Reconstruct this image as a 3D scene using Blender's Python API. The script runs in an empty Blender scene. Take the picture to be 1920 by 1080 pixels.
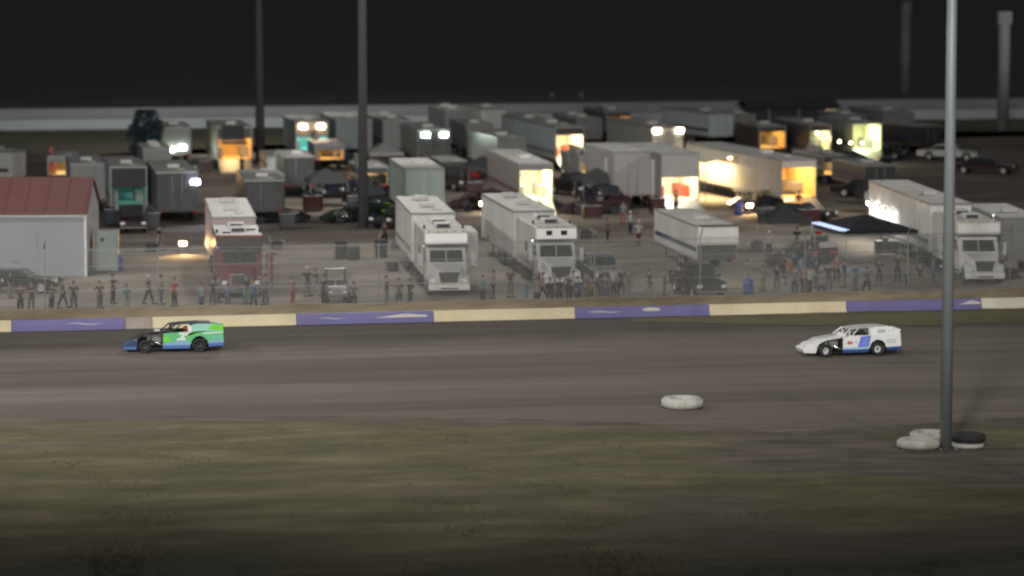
import bpy, bmesh, math, random
import numpy as np
from mathutils import Vector, Matrix
random.seed(7)
S = bpy.context.scene
COL = S.collection
R = math.radians
# ------------------------------------------------------------------ camera
F_PX, CAM_H, PITCH = 6200.0, 22.0, math.atan(690/6200.0)
cd = bpy.data.cameras.new('camera'); cam = bpy.data.objects.new('camera', cd); COL.objects.link(cam)
cam.location = (0, 0, CAM_H); cam.rotation_euler = (R(90)-PITCH, 0, 0)
cd.sensor_width = 36; cd.lens = 36*F_PX/1920; cd.clip_end = 6000; cd.clip_start = 1
cd.dof.use_dof = True; cd.dof.focus_distance = 166; cd.dof.aperture_fstop = .28      # soft long-lens video
S.camera = cam
def ray(px, py):
    x = (px-960)/F_PX; y = -(py-540)/F_PX
    c, s = math.cos(PITCH), math.sin(PITCH)
    return Vector((x, c + y*s, -s + y*c))
def G(px, py, z=0.0):
    """ground point (height z) seen at a place of the photo"""
    d = ray(px, py); t = (z-CAM_H)/d.z
    return Vector((d.x*t, d.y*t, z))
TH = R(11)                                  # the whole speedway runs 11 degrees across the view
U = Vector((math.cos(TH), math.sin(TH), 0)); V = Vector((-math.sin(TH), math.cos(TH), 0))
# ------------------------------------------------------------------ materials
_m = {}
def mat(name, col, rough=.6, metal=0.0, var=.15, scale=1.5, bump=0.0, coat=0.0, spec=.5, dirt=0.0):
    if name in _m: return _m[name]
    m = bpy.data.materials.new(name); m.use_nodes = True; _m[name] = m
    nt = m.node_tree; b = nt.nodes['Principled BSDF']
    b.inputs['Roughness'].default_value = rough; b.inputs['Metallic'].default_value = metal
    b.inputs['Specular IOR Level'].default_value = spec
    b.inputs['Coat Weight'].default_value = coat
    tc = nt.nodes.new('ShaderNodeTexCoord')
    n = nt.nodes.new('ShaderNodeTexNoise'); n.inputs['Scale'].default_value = scale; n.inputs['Detail'].default_value = 5
    nt.links.new(tc.outputs['Object'], n.inputs['Vector'])
    mix = nt.nodes.new('ShaderNodeMix'); mix.data_type = 'RGBA'
    c = list(col)+[1]
    mix.inputs[6].default_value = [max(0, v*(1-var)) for v in col]+[1]
    mix.inputs[7].default_value = [min(1, v*(1+var)) for v in col]+[1]
    nt.links.new(n.outputs['Fac'], mix.inputs[0])
    out = mix.outputs[2]
    if dirt:
        n2 = nt.nodes.new('ShaderNodeTexNoise'); n2.inputs['Scale'].default_value = scale*.6; n2.inputs['Detail'].default_value = 8
        n2.inputs['Roughness'].default_value = .7
        mp = nt.nodes.new('ShaderNodeMapping'); mp.inputs['Scale'].default_value = (1, 1, .35); mp.inputs['Location'].default_value = (3, 7, 1)
        nt.links.new(tc.outputs['Object'], mp.inputs['Vector']); nt.links.new(mp.outputs[0], n2.inputs['Vector'])
        rp = nt.nodes.new('ShaderNodeMapRange'); rp.inputs['From Min'].default_value = .45; rp.inputs['From Max'].default_value = .75
        rp.inputs['To Max'].default_value = dirt
        nt.links.new(n2.outputs['Fac'], rp.inputs['Value'])
        mx = nt.nodes.new('ShaderNodeMix'); mx.data_type = 'RGBA'; mx.inputs[7].default_value = (.16, .13, .10, 1)
        nt.links.new(rp.outputs[0], mx.inputs[0]); nt.links.new(out, mx.inputs[6]); out = mx.outputs[2]
    nt.links.new(out, b.inputs['Base Color'])
    if bump:
        bp = nt.nodes.new('ShaderNodeBump'); bp.inputs['Strength'].default_value = bump
        nt.links.new(n.outputs['Fac'], bp.inputs['Height']); nt.links.new(bp.outputs[0], b.inputs['Normal'])
    return m
def glow(name, col, strength):
    if name in _m: return _m[name]
    m = bpy.data.materials.new(name); m.use_nodes = True; _m[name] = m
    b = m.node_tree.nodes['Principled BSDF']
    b.inputs['Base Color'].default_value = (.8, .8, .8, 1)
    b.inputs['Emission Color'].default_value = list(col)+[1]; b.inputs['Emission Strength'].default_value = strength
    return m
def white(v=.62): return mat('white_paint_%d' % int(v*100), (v, v*1.0, v*.97), .45, coat=.15, var=.06, scale=.8, dirt=.45)
TYRE = mat('tyre_rubber', (.025, .025, .027), .8, var=.4, scale=6, bump=.3)
RIM = mat('rim_metal', (.45, .45, .46), .35, metal=.6)
RIMD = mat('rim_dark', (.09, .09, .1), .5, metal=.4)
DARK = mat('dark_plastic', (.02, .02, .022), .6)
GLASS = mat('tinted_glass', (.03, .038, .038), .12, spec=.8, var=.3)
CHROME = mat('chrome', (.6, .62, .65), .15, metal=.95)
STEEL = mat('galvanised_steel', (.33, .36, .37), .5, metal=.35, var=.2, scale=.6)
BLACKP = mat('black_paint', (.012, .012, .015), .3, coat=.3)
ALU = mat('trailer_aluminium', (.26, .265, .265), .4, metal=.3, var=.15, dirt=.35)
GREY = mat('grey_panel', (.22, .22, .22), .5, var=.2, dirt=.4)
GREYW = mat('weathered_roof', (.40, .40, .385), .7, var=.35, scale=.9, dirt=.5)
CHAR = mat('charcoal_panel', (.03, .032, .036), .5, dirt=.2)
LENS_R = mat('red_lens', (.35, .01, .01), .2)
LENS_W = mat('clear_lens', (.7, .72, .75), .1)
# ------------------------------------------------------------------ mesh helpers
def new(): return bmesh.new()
def bx(bm, x0, x1, y0, y1, z0, z1, m=0, M=None):
    co = [(x0,y0,z0),(x1,y0,z0),(x1,y1,z0),(x0,y1,z0),(x0,y0,z1),(x1,y0,z1),(x1,y1,z1),(x0,y1,z1)]
    vs = [bm.verts.new(M @ Vector(c) if M else c) for c in co]
    for f in ((0,3,2,1),(4,5,6,7),(0,1,5,4),(1,2,6,5),(2,3,7,6),(3,0,4,7)):
        fc = bm.faces.new([vs[i] for i in f]); fc.material_index = m
    return vs
def prism(bm, pts, a0, a1, axis='y', m=0, smooth=False):
    """polygon in the plane across `axis`, pushed from a0 to a1. axis y: pts=(x,z); x: pts=(y,z); z: pts=(x,y)"""
    def P(p, a):
        return (p[0], a, p[1]) if axis == 'y' else (a, p[0], p[1]) if axis == 'x' else (p[0], p[1], a)
    A = [bm.verts.new(P(p, a0)) for p in pts]; B = [bm.verts.new(P(p, a1)) for p in pts]
    n = len(pts)
    for f in ([A[i] for i in range(n)], [B[i] for i in reversed(range(n))]):
        fc = bm.faces.new(f); fc.material_index = m
    for i in range(n):
        fc = bm.faces.new([A[i], B[i], B[(i+1) % n], A[(i+1) % n]][::-1]); fc.material_index = m; fc.smooth = smooth
def tube(bm, a, b, r, r2=None, n=10, m=0, caps=True):
    a = Vector(a); b = Vector(b); r2 = r if r2 is None else r2
    d = (b-a).normalized(); q = d.to_track_quat('Z', 'Y')
    A = []; B = []
    for i in range(n):
        t = 2*math.pi*i/n; o = q @ Vector((math.cos(t), math.sin(t), 0))
        A.append(bm.verts.new(a+o*r)); B.append(bm.verts.new(b+o*r2))
    for i in range(n):
        f = bm.faces.new([A[i], A[(i+1) % n], B[(i+1) % n], B[i]]); f.smooth = True; f.material_index = m
    if caps:
        f = bm.faces.new(A[::-1]); f.material_index = m; f = bm.faces.new(B); f.material_index = m
def lathe(bm, prof, n=24, M=None, m=0):
    """prof = (radius, height) round z"""
    rings = []
    for r, h in prof:
        rings.append([bm.verts.new((M @ Vector((r*math.cos(2*math.pi*i/n), r*math.sin(2*math.pi*i/n), h))) if M else
                     (r*math.cos(2*math.pi*i/n), r*math.sin(2*math.pi*i/n), h)) for i in range(n)])
    for k in range(len(rings)-1):
        for i in range(n):
            f = bm.faces.new([rings[k][i], rings[k][(i+1) % n], rings[k+1][(i+1) % n], rings[k+1][i]]); f.smooth = True; f.material_index = m
def sph(bm, c, r, m=0, sc=(1,1,1), seg=12):
    r_ = bmesh.ops.create_uvsphere(bm, u_segments=seg, v_segments=max(6, seg//2+2), radius=r, matrix=Matrix.Translation(c) @ Matrix.Diagonal((*sc, 1)))
    for v in r_['verts']:
        for f in v.link_faces: f.smooth = True; f.material_index = m
def obj(name, bm, mats, parent=None, bevel=0.0, loc=None, rz=0.0):
    bmesh.ops.recalc_face_normals(bm, faces=bm.faces)
    me = bpy.data.meshes.new(name); bm.to_mesh(me); bm.free()
    if not isinstance(mats, (list, tuple)): mats = [mats]
    for m in mats: me.materials.append(m)
    o = bpy.data.objects.new(name, me); COL.objects.link(o)
    if parent: o.parent = parent
    if loc is not None: o.location = loc
    if rz: o.rotation_euler.z = rz
    if bevel:
        b = o.modifiers.new('bevel', 'BEVEL'); b.width = bevel; b.segments = 2; b.limit_method = 'ANGLE'
    return o
def tag(o, label, cat, group=None, kind=None):
    o['label'] = label; o['category'] = cat
    if group: o['group'] = group
    if kind: o['kind'] = kind
    return o
def thing(name, label, cat, loc=(0,0,0), rz=0.0, group=None):
    o = bpy.data.objects.new(name, None); COL.objects.link(o); o.location = loc; o.rotation_euler.z = rz
    return tag(o, label, cat, group)
def struct(name, bm, m, kind='structure'):
    o = obj(name, bm, m); o['kind'] = kind; return o
def dup(root, loc, rz, label, group=None):
    def cp(o, par):
        c = o.copy(); COL.objects.link(c)
        if par: c.parent = par
        for ch in o.children: cp(ch, c)
        return c
    r = cp(root, None); r.location = loc; r.rotation_euler.z = rz; r['label'] = label
    if group: r['group'] = group
    return r
def lamp(name, typ, loc, energy, color, parent=None, **k):
    d = bpy.data.lights.new(name, typ); d.energy = energy; d.color = color
    for a, v in k.items(): setattr(d, a, v)
    o = bpy.data.objects.new(name, d); COL.objects.link(o); o.location = loc
    if parent: o.parent = parent
    return o
def aim(o, target):
    o.rotation_euler = (Vector(target)-o.location).to_track_quat('-Z', 'Y').to_euler()
_wm = {}
def wheel(parent, x, y, r, w, out=1, rimmat=None, across='x', steer=0.0, disc=False):
    """wheel = tyre with a rim child; axle along `across`, rim facing sign `out`"""
    rimmat = rimmat or RIM
    key = (round(r, 3), round(w, 3), rimmat.name, across, out, disc)
    if key not in _wm:
        t = new(); h = w/2
        lathe(t, [(r*.60, -h*.8), (r*.72, -h*.97), (r*.92, -h), (r*.985, -h*.82), (r, -h*.5), (r, h*.5), (r*.985, h*.82), (r*.92, h), (r*.72, h*.97), (r*.60, h*.8), (r*.60, -h*.8)], 28)
        q = new()
        lathe(q, [(r*.62, -h*.8), (r*.62, h*.75), (r*.56, h*.78), (r*.52, h*(.7 if disc else .35)), (r*.25, h*(.72 if disc else .3)), (r*.18, h*.6), (.001, h*.62)], 20)
        if not disc:
            for i in range(8):
                a = i*math.pi/4; tube(q, (math.cos(a)*r*.38, math.sin(a)*r*.38, h*.25), (math.cos(a)*r*.38, math.sin(a)*r*.38, h*.36), r*.05, n=6)
        if across == 'x': M = Matrix.Rotation(R(90)*out, 4, 'Y')
        else: M = Matrix.Rotation(R(-90)*out, 4, 'X')
        t.transform(M); q.transform(M)
        a = obj('wheel', t, TYRE); b = obj('rim', q, rimmat)
        _wm[key] = (a.data, b.data); bpy.data.objects.remove(a); bpy.data.objects.remove(b)
    ta, ri = _wm[key]
    o = bpy.data.objects.new('wheel', ta); COL.objects.link(o); o.parent = parent; o.location = (x, y, r); o.rotation_euler.z = steer
    i = bpy.data.objects.new('rim', ri); COL.objects.link(i); i.parent = o
    return o
# ------------------------------------------------------------------ world: moonless night
w = bpy.data.worlds.new('World'); S.world = w; w.use_nodes = True
nt = w.node_tree; bg = nt.nodes['Background']
sky = nt.nodes.new('ShaderNodeTexSky'); sky.sky_type = 'NISHITA'; sky.sun_disc = False
sky.sun_elevation = R(-6); sky.sun_rotation = R(180)
add = nt.nodes.new('ShaderNodeMix'); add.data_type = 'RGBA'; add.blend_type = 'ADD'; add.inputs[0].default_value = 1
add.inputs[7].default_value = (.054, .056, .060, 1)   # night air lit up by the whole speedway
sc_ = nt.nodes.new('ShaderNodeVectorMath'); sc_.operation = 'SCALE'; sc_.inputs['Scale'].default_value = .05
nt.links.new(sky.outputs[0], sc_.inputs[0]); nt.links.new(sc_.outputs[0], add.inputs[6]); nt.links.new(add.outputs[2], bg.inputs['Color'])
bg.inputs['Strength'].default_value = 1.0
# ------------------------------------------------------------------ ground
def ground_mat(name, stops, patch=.25, uv=(1,1), fine=3.0, bump=.4, rough=.95, spots=None):
    """colour mix of noise stretched along the track direction (u) and across it (v)"""
    m = bpy.data.materials.new(name); m.use_nodes = True; nt = m.node_tree; b = nt.nodes['Principled BSDF']
    b.inputs['Roughness'].default_value = rough; b.inputs['Specular IOR Level'].default_value = .2
    tc = nt.nodes.new('ShaderNodeTexCoord'); mp = nt.nodes.new('ShaderNodeMapping')
    mp.inputs['Rotation'].default_value = (0, 0, -TH); nt.links.new(tc.outputs['Object'], mp.inputs['Vector'])
    m2 = nt.nodes.new('ShaderNodeMapping'); m2.inputs['Scale'].default_value = (uv[0], uv[1], 1); nt.links.new(mp.outputs[0], m2.inputs['Vector'])
    n1 = nt.nodes.new('ShaderNodeTexNoise'); n1.inputs['Scale'].default_value = patch; n1.inputs['Detail'].default_value = 8; n1.inputs['Roughness'].default_value = .62
    nt.links.new(m2.outputs[0], n1.inputs['Vector'])
    cr = nt.nodes.new('ShaderNodeValToRGB'); el = cr.color_ramp.elements
    while len(el) < len(stops): el.new(.5)
    for e, (p, c) in zip(el, stops): e.position = p; e.color = (*c, 1)
    nt.links.new(n1.outputs['Fac'], cr.inputs[0])
    n2 = nt.nodes.new('ShaderNodeTexNoise'); n2.inputs['Scale'].default_value = fine; n2.inputs['Detail'].default_value = 6
    nt.links.new(m2.outputs[0], n2.inputs['Vector'])
    mr = nt.nodes.new('ShaderNodeMapRange'); mr.inputs['To Min'].default_value = .6; mr.inputs['To Max'].default_value = 1.4
    nt.links.new(n2.outputs['Fac'], mr.inputs['Value'])
    mu = nt.nodes.new('ShaderNodeVectorMath'); mu.operation = 'MULTIPLY'
    nt.links.new(cr.outputs[0], mu.inputs[0]); nt.links.new(mr.outputs[0], mu.inputs[1])
    nt.links.new(mu.outputs[0], b.inputs['Base Color'])
    bp = nt.nodes.new('ShaderNodeBump'); bp.inputs['Strength'].default_value = bump; bp.inputs['Distance'].default_value = .1
    nt.links.new(n2.outputs['Fac'], bp.inputs['Height']); nt.links.new(bp.outputs[0], b.inputs['Normal'])
    return m
DIRT = ground_mat('pit_dirt', [(.34, (.115, .096, .079)), (.47, (.18, .153, .128)), (.55, (.22, .19, .16)), (.66, (.29, .255, .215))], .11, (.8, 1.6), 1.6)
TRACK = ground_mat('track_clay', [(.32, (.135, .114, .097)), (.45, (.165, .141, .121)), (.55, (.19, .164, .142)), (.70, (.235, .205, .18))], .16, (.05, 1.0), 1.1, .25)
GRASSM = ground_mat('infield_turf', [(.34, (.105, .100, .056)), (.47, (.138, .128, .070)), (.56, (.175, .157, .088)), (.68, (.24, .208, .128))], .42, (.3, .9), 2.6, .5)
FARG = ground_mat('far_turf', [(.3, (.07, .07, .05)), (.6, (.10, .095, .065)), (.8, (.14, .13, .09))], .1, (.3, 1.0), 1.5)
FIELD = ground_mat('dark_field', [(.3, (.10, .102, .108)), (.7, (.14, .142, .148))], .02, (.3, 1), .5)
def sheet(name, pts, z, m, n=1, jag=0.0):
    bm = new()
    out = []
    for i, p in enumerate(pts):
        q = pts[(i+1) % len(pts)]; k = max(1, int((Vector(q[:2])-Vector(p[:2])).length/1.2)) if jag else 1
        if k > 200: k = 1
        for j in range(k):
            t = j/k; v = Vector(p[:2]).lerp(Vector(q[:2]), t)
            if jag: v += Vector((0, random.uniform(-jag, jag)))
            out.append(v)
    f = bm.faces.new([bm.verts.new((v.x, v.y, z)) for v in out])
    bmesh.ops.triangulate(bm, faces=[f])
    return struct(name, bm, m)
gb = new(); bmesh.ops.create_grid(gb, x_segments=2, y_segments=2, size=3500); struct('ground', gb, FIELD)
def line_pt(a, b, t): return a.lerp(b, t)
WA, WB = G(0, 622), G(1920, 577); WD = (WB-WA).normalized()        # foot of the track wall
FA, FB = G(0, 245), G(1920, 222)                                   # foot of the far wall
def on_wall(px, A=WA, D=WD):
    d = ray(px, 600); n = Vector((D.y, -D.x, 0)); t = (A.dot(n))/(Vector((d.x, d.y, 0)).dot(n))
    return Vector((d.x*t, d.y*t, 0))
WN = Vector((-WD.y, WD.x, 0))                                      # away from the camera
FDn = (FB-FA).normalized()
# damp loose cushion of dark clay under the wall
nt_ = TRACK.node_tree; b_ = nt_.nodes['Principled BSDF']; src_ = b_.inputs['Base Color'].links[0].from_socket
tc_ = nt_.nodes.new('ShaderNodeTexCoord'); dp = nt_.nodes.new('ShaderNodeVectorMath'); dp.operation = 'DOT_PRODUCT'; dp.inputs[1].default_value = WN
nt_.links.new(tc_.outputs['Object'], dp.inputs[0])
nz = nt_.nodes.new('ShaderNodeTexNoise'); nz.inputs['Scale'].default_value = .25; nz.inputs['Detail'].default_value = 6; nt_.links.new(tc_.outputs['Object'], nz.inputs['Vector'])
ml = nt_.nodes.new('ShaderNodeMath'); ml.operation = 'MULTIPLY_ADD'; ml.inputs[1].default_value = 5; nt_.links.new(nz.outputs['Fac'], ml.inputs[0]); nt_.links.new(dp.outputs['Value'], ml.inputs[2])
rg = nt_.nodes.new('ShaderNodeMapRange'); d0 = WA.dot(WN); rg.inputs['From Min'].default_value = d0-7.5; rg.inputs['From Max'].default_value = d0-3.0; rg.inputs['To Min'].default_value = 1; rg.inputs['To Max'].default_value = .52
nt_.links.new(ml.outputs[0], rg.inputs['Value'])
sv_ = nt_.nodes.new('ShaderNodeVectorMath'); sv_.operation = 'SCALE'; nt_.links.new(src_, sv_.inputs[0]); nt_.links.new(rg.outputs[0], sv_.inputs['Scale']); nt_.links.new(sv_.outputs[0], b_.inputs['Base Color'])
# pit apron
sheet('pit_ground', [WA-WD*300, WB+WD*300, FB+FDn*300-WN*3, FA-FDn*300-WN*3], .02, DIRT)
sheet('far_grass', [G(-900, 302), G(120, 294), G(330, 282), G(700, 262), G(1300, 250), G(1900, 246), G(2600, 240), FB+FDn*200-WN*1, FA-FDn*200-WN*1], .04, FARG, jag=1.2)
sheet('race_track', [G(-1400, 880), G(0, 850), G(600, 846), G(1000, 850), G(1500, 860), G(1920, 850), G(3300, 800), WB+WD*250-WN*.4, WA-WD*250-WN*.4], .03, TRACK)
sheet('track_side_grass', [G(1180, 604), G(1400, 610), G(1700, 612), G(2100, 606), WB+WD*80-WN*.5, on_wall(1180)-WN*.5], .05, ground_mat('verge_turf', [(.3, (.10, .095, .05)), (.6, (.15, .135, .075)), (.8, (.2, .17, .11))], .3, (.2, 1), 2), jag=.25)
def strip(name, edge, far_y, z, m, jag):
    """sheet from a ragged edge (given by points, left to right) back to the line y = far_y"""
    bm = new(); prev = None; xs = [p.x for p in edge]; x = xs[0]; j = 0
    while x <= xs[-1]:
        k = max(i for i in range(len(xs)-1) if xs[i] <= x); t = (x-xs[k])/(xs[k+1]-xs[k]); j = .6*j+random.uniform(-jag, jag)
        y = edge[k].y*(1-t)+edge[k+1].y*t+j
        cur = (bm.verts.new((x, y, z)), bm.verts.new((x, far_y, z)))
        if prev: bm.faces.new((prev[0], prev[1], cur[1], cur[0]))
        prev = cur; x += .45
    return struct(name, bm, m)
EDGE = [G(-4000, 850), G(-1400, 815), G(0, 790), G(150, 786), G(330, 780), G(700, 784), G(1000, 788), G(1300, 800), G(1450, 812), G(1700, 798), G(1920, 784), G(3300, 770), G(6000, 760)]
def turf_mat():
    """grass that thins out to bare dirt where the 'bare' attribute says so, broken up by noise"""
    m = GRASSM; nt = m.node_tree; b = nt.nodes['Principled BSDF']; src = b.inputs['Base Color'].links[0].from_socket
    at = nt.nodes.new('ShaderNodeAttribute'); at.attribute_name = 'bare'
    tc = nt.nodes.new('ShaderNodeTexCoord'); mp = nt.nodes.new('ShaderNodeMapping'); mp.inputs['Scale'].default_value = (.25, 1, 1)
    n = nt.nodes.new('ShaderNodeTexNoise'); n.inputs['Scale'].default_value = .7; n.inputs['Detail'].default_value = 9; n.inputs['Roughness'].default_value = .7
    nt.links.new(tc.outputs['Object'], mp.inputs[0]); nt.links.new(mp.outputs[0], n.inputs['Vector'])
    a = nt.nodes.new('ShaderNodeMath'); a.operation = 'ADD'; nt.links.new(at.outputs['Fac'], a.inputs[0]); nt.links.new(n.outputs['Fac'], a.inputs[1])
    r = nt.nodes.new('ShaderNodeMapRange'); r.inputs['From Min'].default_value = .72; r.inputs['From Max'].default_value = 1.2; nt.links.new(a.outputs[0], r.inputs['Value'])
    n3 = nt.nodes.new('ShaderNodeTexNoise'); n3.inputs['Scale'].default_value = 1.2; n3.inputs['Detail'].default_value = 8; nt.links.new(mp.outputs[0], n3.inputs['Vector'])
    d = nt.nodes.new('ShaderNodeValToRGB'); d.color_ramp.elements[0].color = (.10, .084, .069, 1); d.color_ramp.elements[1].color = (.19, .162, .138, 1); d.color_ramp.elements[0].position = .35; d.color_ramp.elements[1].position = .65
    nt.links.new(n3.outputs['Fac'], d.inputs[0])
    mx = nt.nodes.new('ShaderNodeMix'); mx.data_type = 'RGBA'; nt.links.new(r.outputs[0], mx.inputs[0]); nt.links.new(src, mx.inputs[6]); nt.links.new(d.outputs[0], mx.inputs[7])
    nt.links.new(mx.outputs[2], b.inputs['Base Color'])
turf_mat()
def edge_y(x):
    xs = [p.x for p in EDGE]; k = max([i for i in range(len(xs)-1) if xs[i] <= x] or [0]); t = (x-xs[k])/(xs[k+1]-xs[k])
    return EDGE[k].y*(1-t)+EDGE[k+1].y*t
PATCH = [(G(1700, 862), 9.5, 5.2), (G(1980, 880), 9, 6), (G(1500, 828), 5, 2.0), (G(1250, 945), 6, 3.5), (G(900, 925), 5, 2), (G(60, 840), 7, 1.4), (G(240, 812), 5, 1.2), (G(1600, 1010), 12, 5), (G(700, 1030), 8, 3.5)]
PW = [1.0, .8, .8, .5, .42, .45, .45, .55, .45]
def bare(x, y):
    v = max(0, 1-(edge_y(x)-y)/4.6)*.85 if edge_y(x)-y > 0 else .85
    for (c, a, b_), w_ in zip(PATCH, PW):
        d = math.hypot((x-c.x)/a, (y-c.y)/b_); v = max(v, w_*max(0, min(1, 1.6-1.3*d)))
    return v
nx = 340; rows = []
me_v = []; me_f = []; vals = []
X0, X1 = -62, 62
for i_ in range(nx+1):
    x = X0+(X1-X0)*i_/nx; ey = edge_y(x)+random.uniform(-.25, .25)
    for k in range(46):
        y = ey-(k*.42 if k < 40 else 16.4+(k-39)**2*2.6)
        me_v.append((x, y, .055+(.05*math.sin(x*.9+y*1.7)*math.sin(y*.8-x*.3) if k else 0)*.5+(.03 if k else 0))); vals.append(bare(x, y))
    if i_:
        for k in range(45):
            a = (i_-1)*46+k; b = i_*46+k; me_f.append((a, a+1, b+1, b))
me = bpy.data.meshes.new('infield_grass'); me.from_pydata(me_v, [], me_f); at = me.attributes.new('bare', 'FLOAT', 'POINT'); at.data.foreach_set('value', vals)
me.polygons.foreach_set('use_smooth', [True]*len(me_f)); me.materials.append(GRASSM)
o = bpy.data.objects.new('infield_grass', me); COL.objects.link(o); o['kind'] = 'structure'
# grass blades over the infield
def blades(name, n, area, h, cols, seed, mask=None):
    rng = np.random.default_rng(seed)
    pts = []
    while len(pts) < n:
        px = rng.uniform(area[0], area[2]); py = rng.uniform(area[1], area[3])
        p = G(px, py)
        c = math.sin(p.x*.55+1.3*math.sin(p.y*.7))*math.sin(p.y*.9+p.x*.2)+rng.uniform(-.9, 1.1)
        if c < 0: continue
        if mask and not mask(px, py): continue
        pts.append((p.x, p.y, c))
    vs = []; fs = []; mi = []
    for (x, y, c) in pts:
        for k in range(3):
            a = rng.uniform(0, 6.283); wd = rng.uniform(.02, .05); hh = h*rng.uniform(.4, 1.2)
            ox, oy = rng.normal(0, .09, 2); lx, ly = rng.normal(0, .07, 2)
            i = len(vs)
            vs += [(x+ox-wd*math.cos(a), y+oy-wd*math.sin(a), .05), (x+ox+wd*math.cos(a), y+oy+wd*math.sin(a), .05), (x+ox+lx, y+oy+ly, .05+hh)]
            fs.append((i, i+1, i+2)); mi.append(int(rng.integers(0, len(cols))))
    me = bpy.data.meshes.new(name); me.from_pydata(vs, [], fs)
    for c in cols: me.materials.append(c)
    me.polygons.foreach_set('material_index', mi); me.update()
    o = bpy.data.objects.new(name, me); COL.objects.link(o); o['kind'] = 'stuff'; o['label'] = name.replace('_', ' '); o['category'] = 'grass'
    return o
GC = [mat('blade_olive', (.14, .137, .07), .9, spec=.1), mat('blade_straw', (.19, .175, .10), .9, spec=.1)]
o = blades('grass_tufts', 15000, (-80, 786, 2000, 1100), .065, GC, 3, lambda x, y: bare(G(x, y).x, G(x, y).y) < .3)
o['label'] = 'short patchy dry grass across the infield'
# ------------------------------------------------------------------ track wall
def on(A, D, t): return A+D*t
YEL = mat('cream_wall_paint', (.74, .64, .43), .7, var=.12, scale=.5, dirt=.3)
CRM = mat('chalky_wall_paint', (.72, .68, .56), .7, var=.12, scale=.5, dirt=.3)
PUR = mat('purple_wall_paint', (.17, .155, .37), .6, var=.15, scale=.6, dirt=.3)
FAD = mat('faded_wall_paint', (.40, .33, .30), .7, var=.35, scale=.8, dirt=.4)
MARK = mat('white_sign_paint', (.62, .58, .52), .6, var=.15, scale=4)
PIT_T = .0
wall = thing('track_wall', 'low concrete track wall painted cream and purple in long blocks', 'wall', tuple(WA), 0)
wyaw = math.atan2(WD.y, WD.x)
wall.rotation_euler.z = wyaw
def wpx(px): return (on_wall(px)-WA).dot(WD)
secs = [(-1500, 21, YEL), (21, 234, PUR), (234, 285, FAD), (285, 555, YEL), (555, 812, PUR), (812, 1077, YEL), (1077, 1328, PUR), (1328, 1585, YEL), (1585, 1838, PUR), (1838, 3600, CRM)]
for a, b, m in secs:
    bm = new(); x0, x1 = wpx(a), wpx(b)
    prism(bm, [(-.30, 0), (-.30, .08), (-.16, .28), (-.11, .60), (.11, .60), (.16, .28), (.30, .08), (.30, 0)], x0+.012, x1-.012, 'x')
    s = obj('wall_block', bm, m, wall, bevel=.015)
    s['label'] = {YEL: 'cream painted wall block', PUR: 'purple painted wall block', FAD: 'faded wall block', CRM: 'chalky white wall block'}[m]
def mark(px0, px1, z0, z1, kind):
    """small painted sponsor marks, too worn to read"""
    bm = new(); x0, x1 = wpx(px0), wpx(px1)
    fy = lambda z: -(.16-(z-.28)/.32*.05)-.008
    if kind == 'oval':
        pts = [((x0+x1)/2+math.cos(t)*(x1-x0)/2, (z0+z1)/2+math.sin(t)*(z1-z0)/2) for t in [i*math.pi/12 for i in range(24)]]
    elif kind == 'swoosh':
        n = 14; up = []; lo = []
        for i in range(n+1):
            t = i/n; x = x0+(x1-x0)*t; c = z0+(z1-z0)*(.35+.35*math.sin(t*7)); th = (z1-z0)*.3*math.sin(math.pi*min(.97, max(.03, t)))
            up.append((x, c+th)); lo.append((x, c-th*.4))
        pts = up+lo[::-1]
    else:
        pts = [(x0, z0), (x1, z0), (x1, z0+(z1-z0)*.5), (x0+(x1-x0)*.6, z1), (x0+(x1-x0)*.35, z0+(z1-z0)*.6)]
    f = bm.faces.new([bm.verts.new((x, fy(z), z)) for x, z in pts]); 
    r = bmesh.ops.extrude_face_region(bm, geom=[f])
    bmesh.ops.translate(bm, verts=[v for v in r['geom'] if isinstance(v, bmesh.types.BMVert)], vec=(0, .004, 0))
    obj('painted_mark', bm, MARK, wall)
mark(1203, 1237, .32, .52, 'oval'); mark(1100, 1168, .3, .42, 'swoosh'); mark(700, 800, .3, .5, 'wedge'); mark(595, 650, .3, .38, 'swoosh')
mark(1796, 1836, .3, .52, 'wedge'); mark(120, 195, .3, .42, 'swoosh'); mark(1100, 1130, .3, .36, 'swoosh')
# earth bank just behind the wall
bm = new()
for k in range(0, 140):
    pass
n = 160; W0 = -90; prev = None
for i in range(n+1):
    x = W0+i*(260/n); j = random.uniform(-.05, .05)
    row = [bm.verts.new((x, y, z)) for y, z in ((.32, .02), (.40, .60+j), (.95, .98+j), (1.6+j*3, .95+j), (3.4+j*5, .018))]
    if prev:
        for k in range(4): bm.faces.new([prev[k], row[k], row[k+1], prev[k+1]]).smooth = True
    prev = row
o = struct('earth_bank', bm, ground_mat('bank_earth', [(.3, (.16, .125, .085)), (.7, (.30, .25, .17))], .4, (.3, 1), 2.5)); o.location = WA; o.rotation_euler.z = wyaw
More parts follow.
